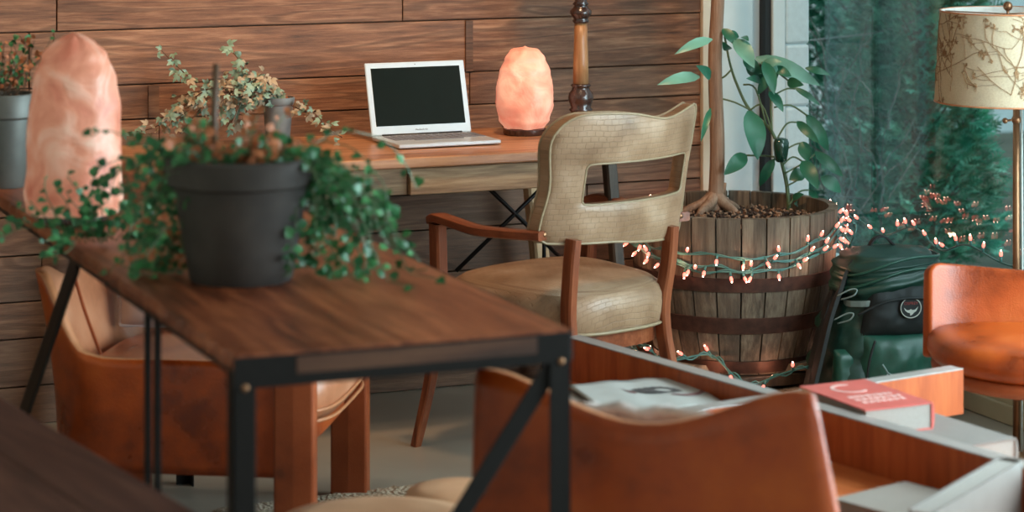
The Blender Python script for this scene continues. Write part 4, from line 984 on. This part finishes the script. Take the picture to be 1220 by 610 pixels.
# stack in the far right quadrant
q = at(1078, 488, .455)
lower = book(.165, -.245, ZB, math.radians(-4), .235, .33, .055, 'large pale book at the bottom of the stack, under the red book', M['book_grey'])
red = book(.12, -.13, ZB+.055, math.radians(-8), .165, .25, .055, 'thick red hardcover with pale lettering lying on top of the book stack', M['book_red'])
mb = MB(); K = 26
def flat(mb, pts, z, h=.0006):
    n_ = len(pts); mb.add([(a_, b_, z) for a_, b_ in pts]+[(a_, b_, z+h) for a_, b_ in pts], [tuple(range(n_))[::-1], tuple(range(n_, 2*n_))]+[(i, (i+1) % n_, n_+(i+1) % n_, n_+i) for i in range(n_)])
for k in range(K):
    a0 = math.radians(60)+k/K*math.radians(250); a1 = math.radians(60)+(k+1)/K*math.radians(250)
    flat(mb, [(.0+r*math.cos(a), .06+r*math.sin(a)) for r, a in ((.032, a0), (.040, a0), (.040, a1), (.032, a1))], .055)
for i in range(3):
    x = -.05
    while x < .055:
        ww = random.uniform(.006, .013); flat(mb, [(x, -.02-i*.026), (x+ww, -.02-i*.026), (x+ww, -.006-i*.026), (x, -.006-i*.026)], .055); x += ww+.004
mb.build('cover_print', M['book_pink'], red)
# white book in the near quadrant and standing grey book at the near end
book(-.17, -.62, ZB, math.radians(6), .2, .27, .03, 'thin white book lying in the near compartment of the coffee table', M['paper_dim'])
def edge_book():
    A = at(1203, 549, .435); B = at(1090, 615, .435); d_ = (B-A); L = d_.length-.03
    r = empty('book', (A.x, A.y, ZB), math.atan2(d_.y, d_.x), 'large grey hardcover standing on edge at the near right end of the coffee table', 'book')
    mb = MB(); mb.box(.0, L, -.024, -.02, 0, .118); mb.box(0, L, .02, .024, 0, .118)
    mb.loft([[(.0-.012*math.cos(-PI/2+PI*k/8), .024*math.sin(-PI/2+PI*k/8), z) for k in range(9)]+[(.003-.012*math.cos(PI/2-PI*k/8), .02*math.sin(PI/2-PI*k/8), z) for k in range(9)] for z in (0, .118)])
    mb.build('cover', M['book_grey'], r); mb = MB(); mb.box(.004, L-.004, -.0195, .0195, .003, .114); mb.build('pages', M['book_white'], r)
edge_book()
# support book and magazine in the left quadrant
book(-.17, .30, ZB, math.radians(8), .2, .28, .06, 'thick book lying directly beneath the open magazine on the coffee table', M['book_grey'])
mg = empty('magazine', tbl(-.145, .275, ZB+.061), ct_rz+math.radians(-16), 'open white magazine showing a crab picture on the coffee table', 'magazine')
mb = MB(); vs = []; nx, ny = 24, 10; MW, MH = .27, .26
def mz(u, v): return .006+.003*math.exp(-((abs(u)-.35)/.25)**2)*(1 if abs(u) < .9 else .8)+.004*v
for i in range(ny+1):
    for j in range(nx+1):
        u, v = j/nx*2-1, i/ny*2-1; vs.append((u*MW/2, v*MH/2, mz(u, v)))
fs = [(i*(nx+1)+j, i*(nx+1)+j+1, (i+1)*(nx+1)+j+1, (i+1)*(nx+1)+j) for i in range(ny) for j in range(nx)]
mb.add(vs, fs); mb.build('pages', M['paper'], mg, smooth=True, solid=.005)
mb = MB(); mk = MB()
rot = math.radians(-18)
def cr_pt(x, y): # picture coordinates on the page
    X, Y = x*math.cos(rot)-y*math.sin(rot)+.03, x*math.sin(rot)+y*math.cos(rot)+.02; return (X, Y, mz(X/(MW/2), Y/(MH/2))+.0012)
def poly(mb_, pts): mb_.add([cr_pt(*p_) for p_ in pts], [tuple(range(len(pts)))])
rnd = random.Random(5); body = []
for k in range(40):
    a = 2*PI*k/40; f = 1+(.18 if k % 2 else 0)*(1 if math.sin(a) > -.2 else .3); body.append((.05*math.cos(a)*f, .026*math.sin(a)*f))
poly(mb, body)
poly(mk, [(-.045, -.02), (-.065, -.005), (-.082, .022), (-.07, -.002), (-.06, -.024), (-.045, -.03)])
mk2 = MB(); poly(mk2, [(.03, -.03), (.06, -.028), (.085, -.01), (.1, .02), (.105, .0), (.09, -.03), (.06, -.045), (.03, -.04)])
mb.build('crab_picture', M['ink_dark'], mg); mk.build('crab_claw', M['ink_mauve'], mg); mk2.build('crab_claw', M['ink_mauve'], mg)

# ------------------------------------------------------------------ rustic console in front left
Lc, Rc = at(278, 424, ZT), at(680, 392, ZT)
sv = (Rc-Lc); sv.z = 0; CW = sv.length; crz = math.atan2(sv.y, sv.x)
CL = 2.35
cn = empty('console_table', (Lc.x, Lc.y, 0), crz, 'long rustic console table with wood top and black angle-iron legs in the front left', 'console table')
# local x: 0..CW across, local y: 0..CL lengthwise away
mb = MB(); nb = 3; rnd = random.Random(8)
vs = []; N = 120
def ring_y(y, x0_, x1_):
    j0 = .008*mnoise.noise(Vector((y*22, 1, 0)))+.006*mnoise.noise(Vector((y*70, 1, 0))); return [(x0_+j0, y, ZT-.024), (x0_-.001+j0*1.6, y, ZT-.012), (x0_+.003+j0, y, ZT-.001), (x0_+.008, y, ZT), (x1_-.004, y, ZT), (x1_, y, ZT-.004), (x1_, y, ZT-.024)]
mb.loft([ring_y(CL*i/N, 0, CW) for i in range(N+1)]); mb.build('tabletop', M['console'], cn, smooth=True, angle=35)
def angle_leg(x, y, sx, sy, name='leg', z0=0, z1=ZT-.024):
    mb = MB(); mb.box(min(x, x+sx*.036), max(x, x+sx*.036), min(y, y+sy*.004), max(y, y+sy*.004), z0, z1); mb.box(min(x, x+sx*.004), max(x, x+sx*.004), min(y, y+sy*.036), max(y, y+sy*.036), z0, z1)
    return mb.build(name, M['steel'], cn, bevel=.0008)
angle_leg(0.0, 0.0, 1, 1); angle_leg(CW, 0.0, -1, 1); angle_leg(0, CL, 1, -1); angle_leg(CW, CL, -1, -1)
pm = at(125, 360, ZT)-Lc; tm = pm.x*-math.sin(crz)+pm.y*math.cos(crz)
mb = MB(); mb.box(.0, .010, tm-.038, tm-.022, 0, ZT-.024); mb.build('leg', M['steel'], cn, bevel=.001)
mb = MB(); mb.box(.0, .010, tm+.03, tm+.044, 0, ZT-.024); mb.build('leg', M['steel'], cn, bevel=.001)
mb = MB()
mb.box(0, CW, -.003, .001, ZT-.052, ZT-.004); mb.box(0, CW, 0, .03, ZT-.028, ZT-.0242)
mb.box(0.002, .006, 0, CL, ZT-.034, ZT-.0242); mb.box(CW-.004, CW+.003, 0, CL, ZT-.05, ZT-.001); mb.box(0, CW, CL-.004, CL, ZT-.05, ZT-.0242)
mb.build('frame', M['steel'], cn, bevel=.0008)
mb = MB(); mb.box(.1, CW-.06, -.0045, -.003, ZT-.034, ZT-.008); mb.build('shaded_wood_strip', M['console_edge'], cn)
for x in (.018, CW-.018):
    mb = MB(); mb.sphere((x, -.003, ZT-.05), .006, 10, 6, sz=(1, .6, 1)); mb.build('bolt', M['brass'], cn, smooth=True)
mb = MB(); mb.bar([(CW-.02, .012, ZT-.05), (.02, .012, .02)], .006, .03, (1, 0, 0)); mb.build('brace', M['steel'], cn)
def edge_t(px):   # distance along the near long side where it crosses a pixel column
    k = (px-610)/F; ux, uy = -math.sin(crz), math.cos(crz); return (Lc.x-k*Lc.y)/(k*uy-ux)
tA, tB = edge_t(84), edge_t(24); zB = HC-(487-YH)*(Lc.y+tB*math.cos(crz))/F; zA = ZT-.03; tE = tA+(tB-tA)*(zA-.02)/(zA-zB)
mb = MB(); mb.bar([(.012, tA, zA), (.012, tE, .02)], .008, .05, (0, 1, 0)); mb.build('brace', M['steel'], cn)

# dark bench in the lower left corner
zb_ = .56; B0, B1 = at(0, 472, zb_), at(238, 612, zb_); dB = (B1-B0).normalized()
bn = empty('bench', (B1.x, B1.y, 0), math.atan2(-dB.x, dB.y)+PI, 'low dark brown wooden bench in the bottom left corner', 'bench')
bn.rotation_euler = (0, 0, math.atan2(-(-dB).x, (-dB).y))     # local +y runs away from the camera along the bench
mb = MB()
for k in range(3): mb.box(-.42+k*.14+.001, -.42+(k+1)*.14-.001, -.5, 1.75, zb_-.035, zb_)
mb.build('seat', M['bench'], bn, bevel=.004)
for y in (-.4, 1.6):
    for x in (-.38, -.06):
        mb = MB(); mb.box(x-.02, x+.02, y-.02, y+.02, 0, zb_-.0355); mb.build('leg', M['steel'], bn, bevel=.002)

# ------------------------------------------------------------------ potted vines on the console and ivy on the desk
def pot(root, rt_, rb_, h, mat, rimh=.045, soil=True, tiltm=None):
    mb = MB(); mb.lathe([(rb_*.96, 0), (rb_, .004), (rb_+(rt_-rb_)*.75, h-rimh-.002), (rt_*1.0, h-rimh), (rt_*1.05, h-rimh+.004), (rt_*1.08, h-.004), (rt_*1.05, h), (rt_*.97, h), (rt_*.95, h-.03), (rb_*.85, .02)], n=48)
    o = mb.build('pot', mat, root, smooth=True, angle=35)
    return o
def vine(fo, st, start, dirv, L, rnd, leaf, grav=.5, floor=None, mats=(0,), leafy=1.0, step=.02):
    p = Vector(start); d = Vector(dirv).normalized(); path = [p.copy()]; n_ = max(3, int(L/step))
    for i in range(n_):
        d = (d+Vector((rnd.uniform(-.35, .35), rnd.uniform(-.35, .35), rnd.uniform(-.3, .3)-grav*.12))).normalized(); p = p+d*step
        if floor is not None and p.z < floor+.006 and (floor_in is None or floor_in(p)): p.z = floor+.006+rnd.uniform(0, .01); d.z = abs(d.z)*.2
        path.append(p.copy())
        for q in range(2 if rnd.random() < leafy-.6 else 1):
            if rnd.random() < leafy:
                o = Vector((rnd.uniform(-1, 1), rnd.uniform(-1, 1), rnd.uniform(-.3, .9))).normalized(); l = leaf*rnd.uniform(.6, 1.2)
                leafgeo(fo, p+o*.004, p+o*(.004+l), l*.85, (rnd.uniform(-.6, .6), -1, rnd.uniform(.2, 1.2)), rnd.choice(mats), .12, .2, 3)
    st.tube(path, .0012, 4)
floor_in = None
# --- main pot
mp_ = at(287, 333, ZT); mr = empty('potted_vine', (mp_.x, mp_.y, ZT), 0, 'leafy green vine in a dark grey clay pot in the middle of the console', 'potted plant')
pot(mr, .13, .092, .222, M['clay'], .05)
soil_disc('soil', .11, .2, mr, [M['soil'], M['soil_chip']], .01, 60, 4, .006)
rnd = random.Random(31); fo, st = MB(), MB()
for i in range(46):   # bushy middle
    a = rnd.uniform(0, 2*PI); r = rnd.uniform(.0, .09)
    vine(fo, st, (r*math.cos(a), r*math.sin(a), .2), (math.cos(a)*.8, math.sin(a)*.8, 1), rnd.uniform(.06, .13), rnd, .02, .6, None, (0, 1, 2, 2, 2), .95)
for i in range(30):   # towards the left over the salt lamp
    vine(fo, st, (rnd.uniform(-.1, 0), rnd.uniform(-.08, .05), .21), (-1, rnd.uniform(-.3, .8), rnd.uniform(.1, .7)), rnd.uniform(.12, .26), rnd, .02, 1.3, .0, (0, 0, 1), .85)
for i in range(40):   # right-hand trailing mass
    vine(fo, st, (rnd.uniform(0.02, .1), rnd.uniform(-.08, .08), .21), (1, rnd.uniform(-.5, .6), rnd.uniform(-.1, .6)), rnd.uniform(.14, .34), rnd, .021, 1.6, .0, (0, 0, 0, 1), .9)
for i in range(10):
    vine(fo, st, (rnd.uniform(0.05, .1), rnd.uniform(-.08, .08), .21), (1, rnd.uniform(-.2, .6), rnd.uniform(-.1, .5)), rnd.uniform(.3, .42), rnd, .02, 1.3, .0, (0, 1), .55)
fo.build('foliage', [M['leaf_fg'], M['leaf_fg2'], M['leaf_dry']], mr, smooth=True); st.build('stems', M['stem'], mr)
mb = MB(); mb.tube([(-.045, 0, .18), (-.048, 0, .29), (-.044, 0, .385)], .0065, 6); mb.build('stake', M['stem_b'], mr, smooth=True)
rnd = random.Random(41); fo, st = MB(), MB()
for i in range(34):
    vine(fo, st, (rnd.uniform(-.12, -.02), rnd.uniform(-.05, .1), rnd.uniform(.05, .21)), (-1, rnd.uniform(-.3, .8), rnd.uniform(-.6, .3)), rnd.uniform(.1, .22), rnd, .018, 1.3, .0, (0, 0, 1, 2), .85)
fo.build('foliage', [M['leaf_fg'], M['leaf_fg2'], M['leaf_dry']], mr, smooth=True); st.build('stems', M['stem'], mr)
# --- small trailing plant in front of the tall salt lamp
rnd = random.Random(77); tv = at(108, 292, ZT); r2 = empty('trailing_vine', (tv.x, tv.y, ZT), 0, 'loose green vine runners trailing in front of the tall salt lamp', 'vine')
fo, st = MB(), MB()
for i in range(26):
    a = rnd.uniform(0, 2*PI); vine(fo, st, (rnd.uniform(-.04, .06), rnd.uniform(-.02, .02), .006), (math.cos(a)*.5, -.15, rnd.uniform(.2, 1)), rnd.uniform(.08, .19), rnd, .02, .2, .0, (0, 0, 1), .85)
for i in range(8):
    vine(fo, st, (-.04+rnd.uniform(-.01, .02), -.03, .01), (rnd.uniform(-.3, .1), -1, .1), rnd.uniform(.06, .12), rnd, .018, .9, None, (0, 0, 1), .9)
for i in range(10):
    vine(fo, st, (.06, .0, .01), (1, rnd.uniform(-.5, .4), rnd.uniform(0, .5)), rnd.uniform(.1, .2), rnd, .018, .8, .0, (0, 1), .8)
fo.build('foliage', [M['leaf_fg'], M['leaf_fg2']], r2, smooth=True); st.build('stems', M['stem'], r2)
# --- left zinc pot
zp = at(6, 222, ZT); zr = empty('potted_herb', (zp.x, zp.y, ZT), 0, 'dry orange-green herb in a grey metal pot at the left edge of the console', 'potted plant')
pot(zr, .066, .05, .212, M['zinc'], .055)
rnd = random.Random(13); fo, st = MB(), MB()
for i in range(46):
    a = rnd.uniform(0, 2*PI); r = rnd.uniform(0, .05); vine(fo, st, (r*math.cos(a), r*math.sin(a), .215), (math.cos(a)*.5, math.sin(a)*.5, 1), rnd.uniform(.06, .17), rnd, .016, .5, None, (0, 2, 2, 1), .85)
fo.build('foliage', [M['leaf_fg'], M['leaf_fg2'], M['leaf_dry']], zr, smooth=True); st.build('stems', M['stem_b'], zr)
soil_disc('soil', .058, .2, zr, [M['soil'], M['soil_chip']], .005, 20, 5, .004)
# --- ivy on the desk
ivp = at(331, 170, ZD); iv = empty('potted_ivy', (ivp.x, ivp.y, ZD), 0, 'grey-green ivy with dried leaves spilling from a small grey pot on the desk', 'potted plant')
pot(iv, .043, .033, .125, M['pot_grey'], .02)
soil_disc('soil', .038, .117, iv, [M['soil'], M['leaf_dry']], .004, 30, 6, .004)
rnd = random.Random(19); fo, st = MB(), MB()
def iv_leaf(p, s_, m):
    o = Vector((rnd.uniform(-1, 1), rnd.uniform(-.8, .4), rnd.uniform(-1, .5))).normalized(); nn = Vector((rnd.uniform(-.5, .5), -1, rnd.uniform(.0, 1)))
    for k in (-1, 0, 1):
        d = (Matrix.Rotation(k*.9, 3, nn.normalized()) @ o); leafgeo(fo, p, p+d*s_*(1 if k == 0 else .7), s_*.42, nn, m, .1, .2, 3)
def ivpath(pts, dens_=1.0, s_=.024, mats=(0, 0, 1), spread=.02):
    P = catmull(pts, 10); st.tube(P, .0016, 5)
    for p in P:
        if rnd.random() < dens_: iv_leaf(p+Vector((rnd.uniform(-1, 1), rnd.uniform(-1, 1), rnd.uniform(-1, 1)))*spread, s_*rnd.uniform(.7, 1.2), rnd.choice(mats))
def ic(x, y, d): return atd(140+x/3.5875, 30+y/3.5875, d)-ivp   # picks a point of the plant at distance d
Di = ivp.y
ivpath([ic(690, 330, Di), ic(640, 290, Di-.02), ic(560, 220, Di-.03), ic(520, 150, Di-.02), ic(470, 90, Di)], .9)
ivpath([ic(690, 330, Di), ic(560, 250, Di-.04), ic(430, 230, Di-.03), ic(340, 240, Di), ic(260, 180, Di), ic(190, 110, Di+.02)], .75)
ivpath([ic(690, 330, Di), ic(520, 260, Di-.06), ic(400, 270, Di-.06), ic(290, 340, Di-.05), ic(220, 430, Di-.04)], 1, mats=(0, 1, 1))
ivpath([ic(690, 330, Di), ic(480, 300, Di-.08), ic(350, 330, Di-.08), ic(250, 380, Di-.06), ic(150, 440, Di-.04), ic(40, 460, Di)], .8, mats=(0, 1))
for k in range(16):
    e0 = (rnd.uniform(220, 560), rnd.uniform(300, 470)); ivpath([ic(690, 335, Di), ic((690+e0[0])/2, 250+rnd.uniform(-30, 60), Di-.05+rnd.uniform(-.04, .04)), ic(*e0, Di+rnd.uniform(-.1, .05))], .9, mats=(0, 0, 1, 1), spread=.022)
ivpath([ic(720, 330, Di), ic(780, 360, Di-.03), ic(840, 375, Di-.02), ic(900, 440, Di-.02), ic(960, 480, Di-.04)], .7, .022, (0, 1))
ivpath([ic(700, 330, Di), ic(660, 300, Di-.03), ic(630, 235, Di-.03)], .4, .02, (1,))
fo.build('foliage', [M['ivy'], M['ivy_dry']], iv, smooth=True); st.build('stems', M['stem_b'], iv)

# ------------------------------------------------------------------ rug and tan poufs
e0, e1 = at(300, 604, 0), at(548, 574, 0); ed = (e1-e0).normalized(); rzr = math.atan2(ed.y, ed.x)
mb = MB(); nx, ny = 150, 110; RW, RD = 1.75, 1.7; vs = []
for i in range(ny+1):
    for j in range(nx+1):
        x, y = -.1+RW*j/nx, -RD*i/ny; edg = min(1, min(i, ny-i, j, nx-j)/1.5)
        vs.append((x, y, .002+.014*edg+.006*edg*mnoise.noise(Vector((x*55, y*55, 0)))))
fs = [(i*(nx+1)+j, i*(nx+1)+j+1, (i+1)*(nx+1)+j+1, (i+1)*(nx+1)+j) for i in range(ny) for j in range(nx)]
mb.add(vs, fs)
rg_ = mb.build('rug', M['rug'], loc=(e0.x, e0.y, 0), rz=rzr, smooth=True); tag(rg_, 'looped cream wool rug on the concrete floor under the coffee table', 'rug')
def pouf(px, py, z, rad, label, seed, zt=.3):
    p = at(px, py, z); r = empty('pouf', (p.x, p.y+rad*.9, 0), 0, label, 'pouf')
    mb = MB(); mb.lathe([(rad*.8, .0), (rad*.98, .04), (rad*1.02, z*.5), (rad*.97, z*.85), (rad*.85, z*.97), (rad*.6, z*1.0), (rad*.3, z*1.01), (rad*.02, z*1.005)], n=48)
    mb.build('body', M['tan'], r, smooth=True)
    mb = MB(); mb.tube([(rad*.97*math.cos(2*PI*j/48), rad*.97*math.sin(2*PI*j/48), z*.86) for j in range(49)], .004, 6, cap=False); mb.build('welt', M['leather_edge'], r, smooth=True)
    return r
pa = pouf(445, 652, .36, .22, 'larger round pale tan leather pouf at the bottom edge beneath the console', 1)
pouf(545, 596, .3, .12, 'smaller pale tan pouf half hidden behind the left corner of the front armchair', 2)
# ------------------------------------------------------------------ light
for o in C.objects:
    if o.parent or 'label' not in o: continue
    k = o.name.split('.')[0]
    g = {'string_lights': 'strands of tiny pink lights on and around the barrel', 'cedar_tree': 'cedars growing outside the window', 'book': 'hardcover books on the coffee table', 'armchair': 'cognac leather armchairs', 'salt_lamp': 'pink salt lamps', 'pouf': 'pale tan leather poufs', 'garden_wire': 'garden wires outside the window'}.get(k)
    if g: o['group'] = g
sc = bpy.context.scene
w = bpy.data.worlds.new('world'); sc.world = w; w.use_nodes = True; nt = w.node_tree
bg = nt.nodes['Background']
tc = nt.nodes.new('ShaderNodeTexCoord'); sp = nt.nodes.new('ShaderNodeSeparateXYZ'); rp = nt.nodes.new('ShaderNodeValToRGB')
nt.links.new(tc.outputs['Generated'], sp.inputs[0]); nt.links.new(sp.outputs[2], rp.inputs[0]); nt.links.new(rp.outputs[0], bg.inputs[0])
rp.color_ramp.elements[0].color = (.62, .80, .86, 1); rp.color_ramp.elements[1].color = (.72, .88, .95, 1)
bg.inputs[1].default_value = 1.0
def area(name, loc, target, sx, sy, power, col):
    l = bpy.data.lights.new(name, 'AREA'); l.shape = 'RECTANGLE'; l.size = sx; l.size_y = sy; l.energy = power; l.color = col
    o = bpy.data.objects.new(name, l); C.objects.link(o); o.location = loc; d = Vector(target)-Vector(loc); o.rotation_euler = d.to_track_quat('-Z', 'Y').to_euler(); return o
# daylight entering through the window bays right of the frame
area('window_daylight', room(-.08, -3.2, 1.05), room(-3, -2.8, .3), 2.9, 1.35, 185, (.74, .92, 1.0))
# added front fill lamp, set before unseen windows behind the camera
area('front_fill', room(-2.0, YN+.3, 1.6), room(-1.6, -2, .6), 3.2, 1.9, 45, (1.0, .95, .88))
# tungsten ceiling lamps
def spot(name, loc, target, power, col, ang_, r=.12):
    l = bpy.data.lights.new(name, 'SPOT'); l.energy = power; l.color = col; l.spot_size = math.radians(ang_); l.spot_blend = .8; l.shadow_soft_size = r
    o = bpy.data.objects.new(name, l); C.objects.link(o); o.location = loc; d = Vector(target)-Vector(loc); o.rotation_euler = d.to_track_quat('-Z', 'Y').to_euler()
spot('track_light', room(-1.5, -1.3, 2.75), room(-1.35, 0, 1.0), 150, (1, .60, .34), 75)
spot('track_light', room(-2.6, -1.5, 2.75), room(-2.6, 0, 1.0), 90, (1, .62, .36), 75)
if 0: l = bpy.data.lights.new('salt_glow', 'POINT'); l.energy = 3.0; l.color = (1, .5, .28); l.shadow_soft_size = .08
sun = bpy.data.lights.new('overcast_sun', 'SUN'); sun.energy = 2.0; sun.angle = math.radians(40); sun.color = (.85, .97, 1)
o = bpy.data.objects.new('overcast_sun', sun); C.objects.link(o); o.rotation_euler = (math.radians(48), 0, math.radians(50))
vs_ = sc.view_settings; vs_.view_transform = 'Standard'; vs_.look = 'None'; vs_.gamma = 1; vs_.use_curve_mapping = False; vs_.exposure = -.12
cy = sc.cycles; cy.use_denoising = True; cy.max_bounces = 8; cy.transparent_max_bounces = 12; cy.sample_clamp_indirect = 6; cy.caustics_reflective = False; cy.caustics_refractive = False
